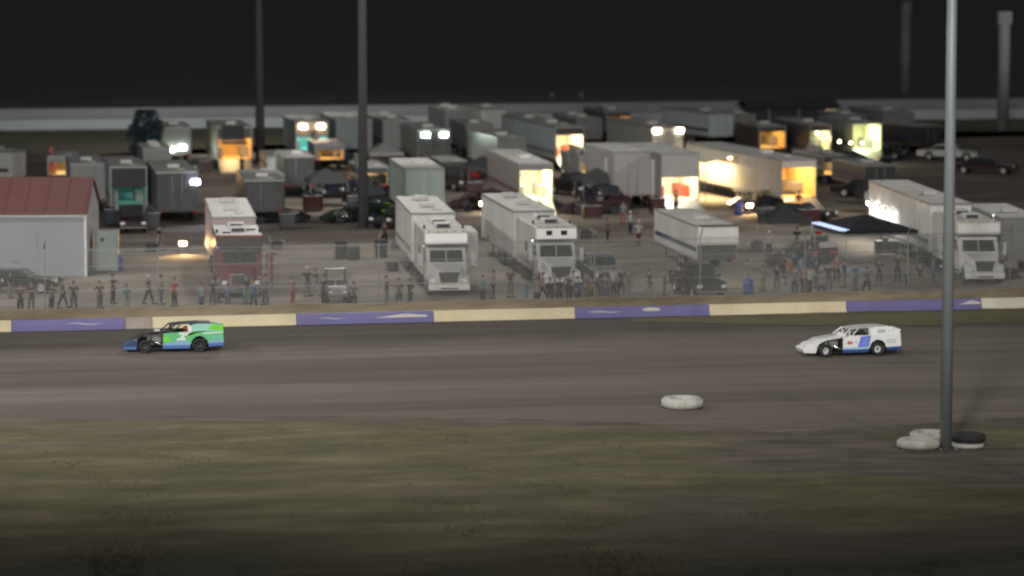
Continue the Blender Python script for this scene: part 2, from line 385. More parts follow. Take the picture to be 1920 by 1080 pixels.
# catch fence
def fence_mat():
    m = bpy.data.materials.new('chain_link'); m.use_nodes = True; nt = m.node_tree; b = nt.nodes['Principled BSDF']
    b.inputs['Base Color'].default_value = (.30, .31, .30, 1); b.inputs['Roughness'].default_value = .5; b.inputs['Metallic'].default_value = .2
    tc = nt.nodes.new('ShaderNodeTexCoord'); sp = nt.nodes.new('ShaderNodeSeparateXYZ'); nt.links.new(tc.outputs['Object'], sp.inputs[0])
    outs = []
    for op in ('ADD', 'SUBTRACT'):
        a = nt.nodes.new('ShaderNodeMath'); a.operation = op; nt.links.new(sp.outputs['X'], a.inputs[0]); nt.links.new(sp.outputs['Z'], a.inputs[1])
        s = nt.nodes.new('ShaderNodeMath'); s.operation = 'MULTIPLY'; s.inputs[1].default_value = 14; nt.links.new(a.outputs[0], s.inputs[0])
        f = nt.nodes.new('ShaderNodeMath'); f.operation = 'FRACT'; nt.links.new(s.outputs[0], f.inputs[0])
        l = nt.nodes.new('ShaderNodeMath'); l.operation = 'LESS_THAN'; l.inputs[1].default_value = .125; nt.links.new(f.outputs[0], l.inputs[0]); outs.append(l)
    mx = nt.nodes.new('ShaderNodeMath'); mx.operation = 'MAXIMUM'; nt.links.new(outs[0].outputs[0], mx.inputs[0]); nt.links.new(outs[1].outputs[0], mx.inputs[1])
    tr = nt.nodes.new('ShaderNodeBsdfTransparent'); ms = nt.nodes.new('ShaderNodeMixShader')
    nt.links.new(mx.outputs[0], ms.inputs[0]); nt.links.new(tr.outputs[0], ms.inputs[1]); nt.links.new(b.outputs[0], ms.inputs[2])
    nt.links.new(ms.outputs[0], nt.nodes['Material Output'].inputs['Surface']); return m
FO = 1.25; FH = 4.3
fence = thing('catch_fence', 'tall chain link catch fence on steel posts behind the painted track wall', 'fence', tuple(WA), wyaw)
bm = new(); bx(bm, -30, 95, FO-.004, FO+.004, .5, FH); obj('wire_mesh', bm, fence_mat(), fence)
x = -28.0
while x < 95:
    bm = new(); tube(bm, (x, FO+.05, 0), (x, FO+.05, FH), .035, n=8); tube(bm, (x, FO+.05, FH), (x, FO-.45, FH+.5), .04, n=8)
    obj('post', bm, GREY, fence); x += 6.1
for zz, xa, xb in ((2.0, -30, 95), (3.3, -30, 95), (4.18, -30, 95), (.95, -30, 95)):
    bm = new(); tube(bm, (xa, FO-.02, zz), (xb, FO-.02, zz), .013, n=6); obj('cable', bm, STEEL, fence)
# ------------------------------------------------------------------ far walls
FWH = mat('whitewashed_wall', (.42, .46, .47), .8, var=.12, scale=.15, dirt=.15)
FGR = mat('grey_boards', (.30, .31, .32), .8, var=.2, scale=.1)
fyaw = math.atan2(FDn.y, FDn.x)
bm = new(); bx(bm, -120, 260, 0, .3, 0, 1.15)
t = thing('speedway_wall', 'long whitewashed concrete wall of the big oval far behind the pits', 'wall', tuple(FA), fyaw); obj('wall_face', bm, FWH, t)
bm = new(); bx(bm, -120, 260, -.03, .33, 1.15, 1.22); obj('coping', bm, CHAR, t)
FN = Vector((-FDn.y, FDn.x, 0))
t = thing('grandstand_fence', 'grey boarded fence along the horizon beyond the whitewashed wall', 'fence', tuple(FA+FN*9), fyaw)
bm = new(); bx(bm, -120, 260, 0, .12, 0, 1.75); obj('boards', bm, FGR, t)
bm = new()
for k in range(3): bx(bm, -120, 260, .122, .2, .2+k*.6, .3+k*.6)
bx(bm, -120, -119.8, .2, .3, 0, 1.7); obj('backing_rails', bm, FGR, t)
# ------------------------------------------------------------------ poles
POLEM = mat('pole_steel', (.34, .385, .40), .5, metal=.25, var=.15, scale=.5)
POLED = mat('dull_pole', (.26, .265, .27), .7, var=.15, scale=.5)
HEADG = glow('floodlight_glass', (1, .96, .9), 12)
def light_pole(px, py, r, h, label, m=POLEM, lit=True, group=None, cluster=True):
    p = G(px, py); t = thing('light_pole', label, 'light pole', tuple(p), TH, group)
    bm = new(); tube(bm, (0, 0, 0), (0, 0, h), r, r*.72, 16); obj('mast', bm, m, t)
    bm = new(); bx(bm, -r*1.7, r*1.7, -r*1.7, r*1.7, 0, .06)
    for a in (-1, 1):
        for b in (-1, 1): tube(bm, (a*r*1.35, b*r*1.35, .05), (a*r*1.35, b*r*1.35, .2), .03, n=6)
    obj('base_plate', bm, m, t)
    if cluster:
        bm = new(); tube(bm, (-2.2, -.1, h-.4), (2.2, -.1, h-.4), .08); tube(bm, (-2.2, -.1, h-1.4), (2.2, -.1, h-1.4), .08); obj('crossarm', bm, m, t)
        for zz in (h-.4, h-1.4):
            for k in range(4):
                xx = -1.8+k*1.2; bm = new()
                Mx = Matrix.Translation((xx, -.35, zz)) @ Matrix.Rotation(R(115), 4, 'X')
                lathe(bm, [(.05, -.25), (.16, -.2), (.3, .1), (.31, .14)], 14, Mx)
                f = obj('floodlight', bm, m, t)
                bm = new(); lathe(bm, [(.29, .1), (.001, .11)], 14, Mx); obj('lens', bm, HEADG if lit else LENS_W, f)
    return t
light_pole(1773, 846, .255, 27, 'tall grey light pole rising from the old tyres in the infield')
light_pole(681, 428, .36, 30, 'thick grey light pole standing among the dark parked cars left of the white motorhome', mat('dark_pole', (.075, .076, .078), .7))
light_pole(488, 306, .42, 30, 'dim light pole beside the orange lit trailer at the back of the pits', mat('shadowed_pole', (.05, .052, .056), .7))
def stub_pole(px, py, r, h, label, hw=.0):
    p = G(px, py); t = thing('light_pole', label, 'light pole', tuple(p), TH)
    bm = new(); tube(bm, (0, 0, 0), (0, 0, h), r, r*.95, 14); obj('mast', bm, POLED, t)
    if hw:
        bm = new(); bx(bm, -hw, hw, -.3, .3, h, h+1.3); obj('lamp_housing', bm, POLED, t, bevel=.05)
stub_pole(1880, 246, .62, 11.2, 'broad grey column standing in front of the far wall at the right', .75)
stub_pole(1697, 176, .62, 10.4, 'faint grey column rising beyond the far wall', .6)
stub_pole(1035, 182, .28, .5, 'stubby grey post beyond the far wall, left one of the short pair')
stub_pole(1090, 182, .28, .5, 'stubby grey post beyond the far wall, right one of the short pair')
# ------------------------------------------------------------------ tyres in the infield
WTYRE = mat('whitewashed_rubber', (.60, .585, .54), .8, var=.2, scale=2.5, dirt=.45, bump=.2)
DTYRE = mat('old_black_rubber', (.035, .035, .038), .75, var=.4, scale=4, bump=.2)
def big_tyre(loc, r, h, m, label, tilt=0):
    bm = new(); i = r*.52
    lathe(bm, [(i, .02), (r*.7, 0), (r*.9, .02), (r*.99, h*.22), (r, h*.5), (r*.99, h*.78), (r*.9, h*.97), (r*.72, h), (i*1.05, h*.95), (i, h*.88), (i, .1), (i, .02)], 40)
    for k in range(40):      # tread lugs
        a = 2*math.pi*k/40; M = Matrix.Rotation(a, 4, 'Z')
        bx(bm, r*.975, r*1.02, -.03, .03, h*.2, h*.8, 0, M)
    o = obj('tyre', bm, m, loc=loc); o.rotation_euler = (tilt, 0, random.uniform(0, 3)); o.data.polygons.foreach_set('use_smooth', [True]*len(o.data.polygons))
    return tag(o, label, 'tyre')
big_tyre(tuple(G(1279, 766)+Vector((0,0,.03))), .92, .50, WTYRE, 'large white painted tyre lying alone at the edge of the dirt track')
big_tyre(tuple(G(1722, 844)+Vector((0,0,.07))), .88, .42, WTYRE, 'white painted tyre lying flat left of the infield light pole')
big_tyre(tuple(G(1742, 829)+Vector((0,0,.07))), .80, .40, WTYRE, 'white painted tyre half hidden behind the front white tyre left of the infield pole')
pb = G(1812, 842)
big_tyre((pb.x, pb.y, .07), .70, .22, WTYRE, 'thin white painted tyre lying under the black tyre')
big_tyre((pb.x+.08, pb.y+.1, .295), .72, .36, DTYRE, 'black tyre stacked on a white tyre right of the infield pole')
# ------------------------------------------------------------------ modified race car (heads to -x)
def race_car(loc, yaw, label, body, side_col, accent, skirt, hood, roofm, rimm, design, group='modified race cars on the track', disc=False):
    t = thing('race_car', label, 'race car', loc, yaw, group)
    Y0 = .86
    def arch(cx, cz, r, a0, a1, n=9): return [(cx+r*math.cos(R(a0+(a1-a0)*i/n)), cz+r*math.sin(R(a0+(a1-a0)*i/n))) for i in range(n+1)]
    # side panels: door, quarter and sail in one sheet, with a wheel arch
    lower = [(.92, .36), (.92, .98), (1.42, 1.02), (2.42, 1.06), (2.98, 1.08), (3.98, 1.06), (4.02, .46), (3.16, .42)]+arch(2.78, .38, .44, 8, 172)[0:]+[(2.30, .36)]
    for s in (-1, 1):
        bm = new(); prism(bm, lower, s*Y0, s*(Y0-.025)); o = obj('side_panel', bm, side_col, t); 
        bm = new(); prism(bm, [(.90, .20), (.90, .358), (2.30, .358), (2.28, .20)], s*(Y0+.012), s*(Y0-.04)); obj('skirt', bm, skirt, t); bm = new(); prism(bm, [(3.24, .26), (3.24, .42), (4.0, .456), (4.0, .30)], s*(Y0+.012), s*(Y0-.04)); obj('skirt', bm, skirt, t)
        # sail panel leaning in to the roof
        bm = new(); pts = [(2.40, 1.05), (2.38, 1.38), (2.75, 1.43), (3.35, 1.41), (3.98, 1.27), (3.99, 1.062)]
        A = [bm.verts.new((x, s*(Y0-.02-(z-1.05)*.55), z)) for x, z in pts]; B = [bm.verts.new((x, s*(Y0-.045-(z-1.05)*.55), z)) for x, z in pts]
        bm.faces.new(A); bm.faces.new(B[::-1])
        for i in range(len(pts)): bm.faces.new([A[i], A[(i+1) % len(pts)], B[(i+1) % len(pts)], B[i]])
        obj('sail_panel', bm, body, t)
    # rear deck, tail, spoiler, floor
    bm = new(); bx(bm, 2.42, 3.97, -.83, .83, 1.03, 1.06); obj('rear_deck', bm, body, t)
    bm = new(); bx(bm, 3.98, 4.0, -.83, .83, .5, 1.05); obj('tail_panel', bm, skirt if design == 'b' else body, t)
    bm = new(); prism(bm, [(3.9, 1.06), (4.03, 1.30), (4.05, 1.30), (3.93, 1.06)], -.72, .72); obj('spoiler', bm, accent, t)
    bm = new(); bx(bm, .3, 3.9, -.6, .6, .16, .24); bx(bm, -.6, .3, -.36, .36, .18, .26)
    for s in (-1, 1): tube(bm, (-.6, s*.34, .3), (1.0, s*.42, .34), .045, n=8); tube(bm, (2.3, s*.45, .34), (3.9, s*.45, .42), .045, n=8)
    tube(bm, (0, -.8, .34), (0, .8, .34), .04); tube(bm, (2.78, -.8, .34), (2.78, .8, .34), .06)
    obj('chassis', bm, BLACKP, t)
    # roof with pillars and roll cage
    bm = new(); prism(bm, [(1.30, 1.36), (1.9, 1.43), (2.8, 1.455), (3.35, 1.43), (3.35, 1.405), (2.8, 1.43), (1.9, 1.405), (1.32, 1.335)], -.60, .60); obj('roof', bm, roofm, t)
    bm = new()
    for s in (-1, 1):
        tube(bm, (.92, s*.78, .99), (1.34, s*.6, 1.35), .035, n=8); tube(bm, (1.40, s*.80, 1.0), (1.80, s*.62, 1.39), .03, n=8)
        tube(bm, (2.40, s*.62, .3), (2.40, s*.55, 1.40), .03, n=8); tube(bm, (1.35, s*.6, .3), (1.35, s*.58, 1.34), .03, n=8)
    tube(bm, (1.42, -.5, 1.0), (2.40, -.55, 1.0), .03)
    obj('roll_cage', bm, roofm if design == 'b' else BLACKP, t)
    # hood, nose
    bm = new()
    prof = [(-1.14, .40), (-.62, .70), (-.25, .88), (.50, .99), (.94, 1.02), (1.12, 1.14), (1.14, 1.11), (.96, .96), (.5, .94), (-.22, .83), (-.60, .64), (-1.08, .36)]
    prism(bm, prof, -.42, .42); obj('hood', bm, hood, t, bevel=.01)
    bm = new(); prism(bm, [(-1.14, .40), (-1.05, .20), (-.42, .17), (-.34, .48), (-.64, .68)], -.62, .62); obj('nose', bm, mat('dark_blue_nose', (.03, .06, .16), .4) if design == 'a' else hood, t, bevel=.03)
    if design == 'a': bm = new(); prism(bm, [(-1.10, .30), (-1.05, .18), (-.42, .15), (-.42, .30)], -.64, .64); obj('nose_lip', bm, SKB, t)
    bm = new(); bx(bm, 1.2, 1.5, -.78, .78, .96, 1.0); bx(bm, .96, 1.22, -.8, .8, .93, .99); obj('cowl', bm, hood, t)
    for s in (-1, 1):      # fender-like hood sides as on the white car
        if design == 'b':
            bm = new(); prism(bm, [(-.98, .42), (-.62, .62), (-.25, .83), (.5, .93), (.92, .95), (.92, .90), (.5, .86), (.1, .78), (-.2, .62), (-.40, .40)], s*.46, s*.44); obj('hood_side', bm, hood, t)
    # engine, suspension
    bm = new(); bx(bm, .15, .85, -.28, .28, .3, .72); bx(bm, .25, .75, -.14, .14, .72, .9); obj('engine', bm, GREY, t, bevel=.03)
    bm = new(); tube(bm, (.3, -.3, .55), (.95, -.66, .34), .07); obj('exhaust_header', bm, CHROME, t)
    for s in (-1, 1): bm = new(); tube(bm, (.02, s*.7, .33), (.35, s*.3, .72), .04); obj('shock_absorber', bm, CHROME, t)
    bm = new(); tube(bm, (-.9, -.5, .3), (-.9, .5, .3), .03); tube(bm, (-1.0, -.42, .5), (-.5, -.5, .5), .025); tube(bm, (-1.0, .42, .5), (-.5, .5, .5), .025); obj('front_bumper', bm, skirt, t)
    # seat and cockpit sheet
    bm = new(); prism(bm, [(2.0, .3), (2.35, .3), (2.42, 1.12), (2.30, 1.12), (2.1, .5), (1.8, .45), (1.8, .3)], -.45, .0); obj('seat', bm, CHAR, t, bevel=.03)
    bm = new(); bx(bm, 2.38, 2.41, -.8, .8, .3, 1.03); obj('rear_bulkhead', bm, BLACKP, t); bm = new(); bx(bm, .97, 2.37, .80, .83, .3, 1.0); obj('inner_panel', bm, BLACKP, t); bm = new(); bx(bm, .93, .96, -.8, .8, .3, .93); obj('firewall', bm, BLACKP, t)  # black liner inside the far side stands in for cockpit shade
    # wheels
    wheel(t, 0, -.86, .33, .26, 1, rimm, 'y', 0, disc).rotation_euler.z = R(6) if design == 'b' else R(-2)
    wheel(t, 0, .86, .33, .26, -1, rimm, 'y', 0, disc)
    wheel(t, 2.76, -.86, .35, .30, 1, rimm, 'y', 0, disc); wheel(t, 2.76, .84, .35, .30, -1, rimm, 'y', 0, disc)
    yy = -(Y0+.004)
    def decal(name, pts, m, dy=0):
        bm = new(); prism(bm, pts, yy-.004-dy, yy+.002-dy); obj(name, bm, m, t)
    if design == 'a':
        LIME = mat('lime_vinyl', (.16, .68, .04), .35, coat=.3); WHT = mat('white_vinyl', (.75, .82, .76), .4)
        TEA = mat('teal_vinyl', (.16, .58, .36), .35, coat=.3); BLU = mat('pale_blue_vinyl', (.25, .42, .72), .4)
        decal('lime_flash', [(.93, .56), (.98, .86), (1.2, .80), (1.05, .62), (1.25, .70), (1.4, .64), (1.2, .56)], LIME)
        decal('door_number', [(1.62, .60), (2.1, .62), (2.02, .76), (1.96, .82), (2.34, .93), (2.34, 1.04), (1.74, 1.0), (1.72, .90), (1.9, .90), (1.78, .74), (1.62, .70)], WHT)
        decal('black_slash', [(2.2, .80), (2.62, .98), (3.3, 1.075), (2.66, 1.06), (2.2, .96)], BLACKP, .003)
        decal('lime_slash', [(2.16, .76), (2.86, .94), (2.82, 1.02), (2.5, .91), (2.16, .82)], LIME, .006)
        decal('pale_band', [(3.02, .92), (3.98, .96), (3.98, 1.02), (2.9, .99)], WHT)
        decal('lower_band', [(.93, .37), (2.28, .37), (2.28, .53), (1.7, .55), (.93, .48)], BLU)
        decal('tail_band', [(3.2, .43), (4.0, .475), (4.0, .6), (3.3, .56)], BLU, .003)
        decal('tail_block', [(3.42, .62), (3.94, .64), (3.94, .84), (3.42, .84)], TEA, .003)
        for s in (-1,):
            bm = new(); prism(bm, [(3.22, 1.16), (3.42, 1.42), (3.98, 1.30), (4.0, 1.06)], -.82, -.75); obj('lime_tail_fin', bm, LIME, t)
        bm = new(); prism(bm, [(2.20, 1.0), (2.18, 1.34), (2.38, 1.36), (2.40, 1.0)], -.80, -.77); obj('white_pillar', bm, WHT, t)
        bm = new(); bx(bm, .5, .8, -.25, .15, 1.02, 1.12); obj('air_scoop', bm, LENS_W, t, bevel=.03)
    elif design == 'p':
        decal('number_patch', [(1.7, .55), (1.78, .92), (2.2, .94), (2.12, .58)], accent); decal('tail_patch', [(3.3, .6), (3.3, .9), (3.9, .9), (3.9, .65)], accent)
    else:
        BL = mat('blue_vinyl', (.16, .24, .88), .35, coat=.2); RD = mat('red_vinyl', (.62, .12, .12), .4); PG = mat('pale_grey_vinyl', (.5, .55, .56), .5)
        W8 = mat('number_outline', (.30, .38, .85), .4)
        decal('door_number_panel', [(1.70, .45), (1.86, 1.0), (2.40, 1.04), (2.29, .48)], BL)
        # an 8 built from two rings
        for cx, cz, r in ((2.15, .83, .10), (2.08, .63, .12)):
            bm = new(); lathe(bm, [(r, 0), (r*.55, 0), (r*.55, .006), (r, .006), (r, 0)], 20, Matrix.Translation((cx, yy-.006, cz)) @ Matrix.Rotation(R(90), 4, 'X')); obj('door_number', bm, W8, t)
        decal('red_mark', [(1.12, .66), (1.20, .80), (1.28, .80), (1.30, .73), (1.44, .78), (1.42, .64), (1.28, .60)], RD)
        decal('small_mark', [(1.56, .66), (1.58, .80), (1.64, .80), (1.64, .66)], PG)
        for z in (.62, .70, .78): decal('pinstripe', [(3.22, z), (3.24, z+.035), (3.74, z+.045), (3.72, z)], PG)
        decal('sky_band', [(.93, .37), (.93, .45), (2.30, .47), (2.32, .37)], mat('sky_vinyl', (.35, .62, .80), .4))
        bm = new()
        for x in (3.42, 3.62): lathe(bm, [(.035, 0), (.001, .004)], 10, Matrix.Translation((x, -.735, 1.24)) @ Matrix.Rotation(R(90), 4, 'X'))
        obj('deck_holes', bm, DARK, t)
        bm = new(); prism(bm, [(2.76, 1.13), (2.80, 1.32), (3.2, 1.34), (3.2, 1.17)], -.80, -.775); obj('sail_lettering_patch', bm, PG, t)
    return t
WCAR = mat('white_race_paint', (.90, .91, .92), .3, coat=.4, var=.05, dirt=.22)
GCAR = mat('green_race_paint', (.13, .56, .26), .35, coat=.4, dirt=.3)
CARB = mat('mint_race_paint', (.32, .62, .52), .35, coat=.4, dirt=.3)
NAVY = mat('navy_paint', (.03, .08, .30), .4, coat=.2); SKB = mat('blue_skirt_paint', (.08, .17, .48), .4, coat=.2)
WRIM = mat('white_rim_disc', (.9, .9, .92), .35)
gp = G(267, 663); wp = G(1541, 671)
race_car((gp.x, gp.y+.86, .03), R(9.5), 'green, black and white number race car with lime tail fin sliding along the wall', CARB, GCAR, mat('lime_vinyl', (.2, .75, .05), .35), SKB, BLACKP, BLACKP, RIMD, 'a')
race_car((wp.x, wp.y+.86, .03), R(13), 'white race car with a blue number panel on its door', WCAR, WCAR, WCAR, NAVY, WCAR, WCAR, WRIM, 'b', disc=True)
# ------------------------------------------------------------------ trucks, trailers (front or rear end facing the camera at -y)
def truck(px, py, yaw, label, paint, roof, L=8.2, H=3.65, W=2.6, cabstyle='long', windows=0, visor=False, slide=0, dark_mirror=False, group='haulers parked behind the catch fence', bandm=None, trim=None):
    p = G(px, py); t = thing('motorhome_truck', label, 'hauler', (p.x, p.y, .02), yaw, group)
    h = W/2; ch = h-.12; band = bandm or paint; trim = trim or paint
    # hood, tapered
    bm = new()
    A = [(-.80, 0, .62), (.80, 0, .62), (1.0, 1.7, .62), (-1.0, 1.7, .62)]
    B = [(-.70, .12, 1.45), (.70, .12, 1.45), (.95, 1.7, 1.78), (-.95, 1.7, 1.78)]
    a = [bm.verts.new(v) for v in A]; b = [bm.verts.new(v) for v in B]
    bm.faces.new(a[::-1]); bm.faces.new(b)
    for i in range(4): bm.faces.new([a[i], a[(i+1) % 4], b[(i+1) % 4], b[i]])
    obj('hood', bm, paint, t, bevel=.1)
    for s in (-1, 1):
        bm = new(); prism(bm, [(-.05, .55), (-.02, .95), (.25, 1.15), (.9, 1.18), (1.35, .95), (1.5, .6), (1.25, .6), (1.1, .85), (.7, 1.0), (.35, .9), (.22, .55)], s*.72, s*1.2, 'x'); obj('fender', bm, paint, t, bevel=.03)
        bm = new(); bx(bm, min(s*.80, s*1.08), max(s*.80, s*1.08), -.08, .02, .82, 1.04); obj('headlight', bm, LENS_W, t, bevel=.02)
    bm = new(); bx(bm, -1.22, 1.22, -.22, .02, .36, .68); bm2 = bm; obj('bumper', bm, trim, t, bevel=.05)
    bm = new(); bx(bm, -.5, .5, -.24, -.225, .44, .52); obj('bumper_slot', bm, DARK, t)
    bm = new(); prism(bm, [(-.48, .80), (.48, .80), (.60, 1.38), (-.60, 1.38)], -.03, .0); g = obj('grille', bm, DARK, t)
    bm = new()
    for k in range(5): bx(bm, -.52, .52, -.045, -.032, .86+k*.11, .885+k*.11)
    tube(bm, (-.62, -.03, 1.41), (.62, -.03, 1.41), .03, n=6); obj('grille_bars', bm, CHROME, g)
    # cab with raked windscreen
    bm = new(); prism(bm, [(1.55, .7), (1.55, 1.74), (2.05, 2.62), (2.3, 2.70), (3.3, 2.70), (3.3, .7)], -ch, ch, 'x'); obj('cab', bm, paint, t, bevel=.05)
    bm = new(); n = Vector((0, -.87, .49)).normalized()
    def wq(x0, x1, z0, z1, y_of, off, m_): pass
    yz = lambda z: 1.55+(z-1.74)*(.5/.88)
    def slab(bm, x0, x1, z0, z1, off):
        vs = []
        for o_ in (off, off-.02):
            for x, z in ((x0, z0), (x1, z0), (x1*.95, z1), (x0*.95, z1)): vs.append(bm.verts.new((x, yz(z)-o_*.9, z+o_*.5)))
        for f in ((0,1,2,3), (7,6,5,4), (0,4,5,1), (1,5,6,2), (2,6,7,3), (3,7,4,0)): bm.faces.new([vs[i] for i in f])
    slab(bm, -1.0, -.03, 1.86, 2.52, .022); slab(bm, .03, 1.0, 1.86, 2.52, .022); obj('windscreen', bm, GLASS, t)
    bm = new(); tube(bm, (-.5, yz(1.88)-.05, 1.9), (-.05, yz(2.1)-.05, 2.15), .015, n=5); tube(bm, (.5, yz(1.88)-.05, 1.9), (.95, yz(2.1)-.05, 2.15), .015, n=5); obj('wipers', bm, DARK, t)
    for s in (-1, 1):
        bm = new(); prism(bm, [(2.1, 1.85), (2.35, 2.5), (3.1, 2.5), (3.1, 1.85)], s*(ch+.003), s*(ch+.018), 'x'); obj('side_window', bm, GLASS, t)
        bm = new(); prism(bm, [(1.95, .8), (1.95, 1.8), (3.15, 1.8), (3.15, .8)], s*(ch+.003), s*(ch+.012), 'x'); d = obj('door', bm, paint, t)
        bm = new(); bx(bm, *sorted((s*(ch+.012), s*(ch+.04))), 2.95, 3.1, 1.55, 1.6); obj('handle', bm, CHROME, d)
        bm = new(); tube(bm, (s*ch, 1.9, 2.3), (s*(ch+.42), 1.75, 2.3), .02, n=6); tube(bm, (s*ch, 1.9, 1.7), (s*(ch+.42), 1.75, 1.7), .02, n=6)
        bx(bm, *sorted((s*(ch+.30), s*(ch+.50))), 1.68, 1.80, 1.62, 2.38); obj('mirror', bm, DARK if dark_mirror else paint, t, bevel=.02)
        bm = new(); bx(bm, *sorted((s*.9, s*(ch+.03))), 1.6, 3.3, .32, .64); obj('step_tank', bm, CHROME, t, bevel=.08)
        bm = new(); tube(bm, (s*(ch-.02), 3.42, .6), (s*(ch-.02), 3.42, H+.25), .07, n=10); obj('exhaust_stack', bm, CHROME, t)
    if visor:
        bm = new(); prism(bm, [(1.62, 2.56), (1.6, 2.72), (2.1, 2.74), (2.1, 2.6)], -1.1, 1.1, 'x'); obj('sun_visor', bm, trim, t)
    # living box with overhang above the cab
    bm = new(); z0 = 2.84
    prism(bm, [(1.75, z0), (1.62, z0+.08), (1.72, H-.06), (1.82, H), (L, H), (L, .9), (3.55, .9), (3.55, z0)], -h, h, 'x'); obj('living_box', bm, paint, t, bevel=.05)
    bm = new(); prism(bm, [(1.60, z0+.10), (1.665, H-.10), (1.675, H-.10), (1.62, z0+.10)], -h+.06, h-.06, 'x'); obj('front_band', bm, band, t)
    for k in range(windows):
        xx = (-.45, .45)[k]; bm = new(); bx(bm, xx-.18, xx+.18, 1.57, 1.66, z0+.32, z0+.60); obj('overcab_window', bm, GLASS, t, bevel=.02)
    bm = new()
    for k in range(5): bx(bm, -1.0+k*.5-.05, -1.0+k*.5+.05, 1.66, 1.74, H-.02, H+.05)
    obj('marker_lights', bm, mat('amber_lens', (.5, .2, .02), .3), t)
    for s in (-1, 1):
        bm = new(); prism(bm, [(4.6, 1.9), (4.6, 2.5), (5.6, 2.5), (5.6, 1.9)], s*(h+.003), s*(h+.02), 'x'); obj('box_window', bm, GLASS, t)
        bm = new(); prism(bm, [(6.2, .95), (6.2, 2.8), (6.95, 2.8), (6.95, .95)], s*(h+.003), s*(h+.015), 'x'); d = obj('box_door', bm, paint, t)
        bm = new(); bx(bm, *sorted((s*(h+.015), s*(h+.04))), 6.3, 6.4, 1.8, 1.9); obj('handle', bm, CHROME, d)
        bm = new(); bx(bm, *sorted((s*(h+.002), s*(h+.01))), 3.7, L-.1, 1.25, 1.37); obj('side_stripe', bm, GREY, t)
    bm = new(); bx(bm, -h+.05, h-.05, 2.2, L-.1, H+.004, H+.03); obj('roof_skin', bm, roof, t)
    for y in (3.6, 6.4):
        bm = new(); bx(bm, -.5, .5, y, y+1.1, H+.03, H+.34); a = obj('air_conditioner', bm, white(.55), t, bevel=.08)
        bm = new(); bx(bm, -.4, .4, y+.05, y+.07, H+.06, H+.3) if False else bx(bm, -.38, .38, y-.01, y+.012, H+.08, H+.28); obj('vent_grille', bm, CHAR, a)
    bm = new(); bx(bm, -.35, .35, 5.2, 5.8, H+.03, H+.12); obj('roof_hatch', bm, white(.6), t, bevel=.03)
    if slide:
        bm = new(); bx(bm, h+.01, h+slide, 3.2, 7.2, 1.35, H-.15); obj('slide_out', bm, paint, t, bevel=.05)
    # frame and wheels
    bm = new(); bx(bm, -.5, .5, .3, L-.2, .5, .72); tube(bm, (-1.0, .75, .5), (1.0, .75, .5), .07); tube(bm, (-1.0, L-2, .5), (1.0, L-2, .5), .09); obj('chassis', bm, CHAR, t)
    for s in (-1, 1):
        wheel(t, s*1.06, .75, .5, .28, s, CHROME); wheel(t, s*1.0, L-2, .5, .5, s, CHROME); wheel(t, s*1.0, L-3.15, .5, .5, s, CHROME)
        bm = new(); bx(bm, *sorted((s*.9, s*(h-.02))), L-1.2, L-1.17, .3, .9); obj('mudflap', bm, DARK, t)
    return t, p
STR1 = mat('maroon_stripe', (.10, .025, .03), .5); STR2 = mat('navy_stripe', (.025, .035, .09), .5)
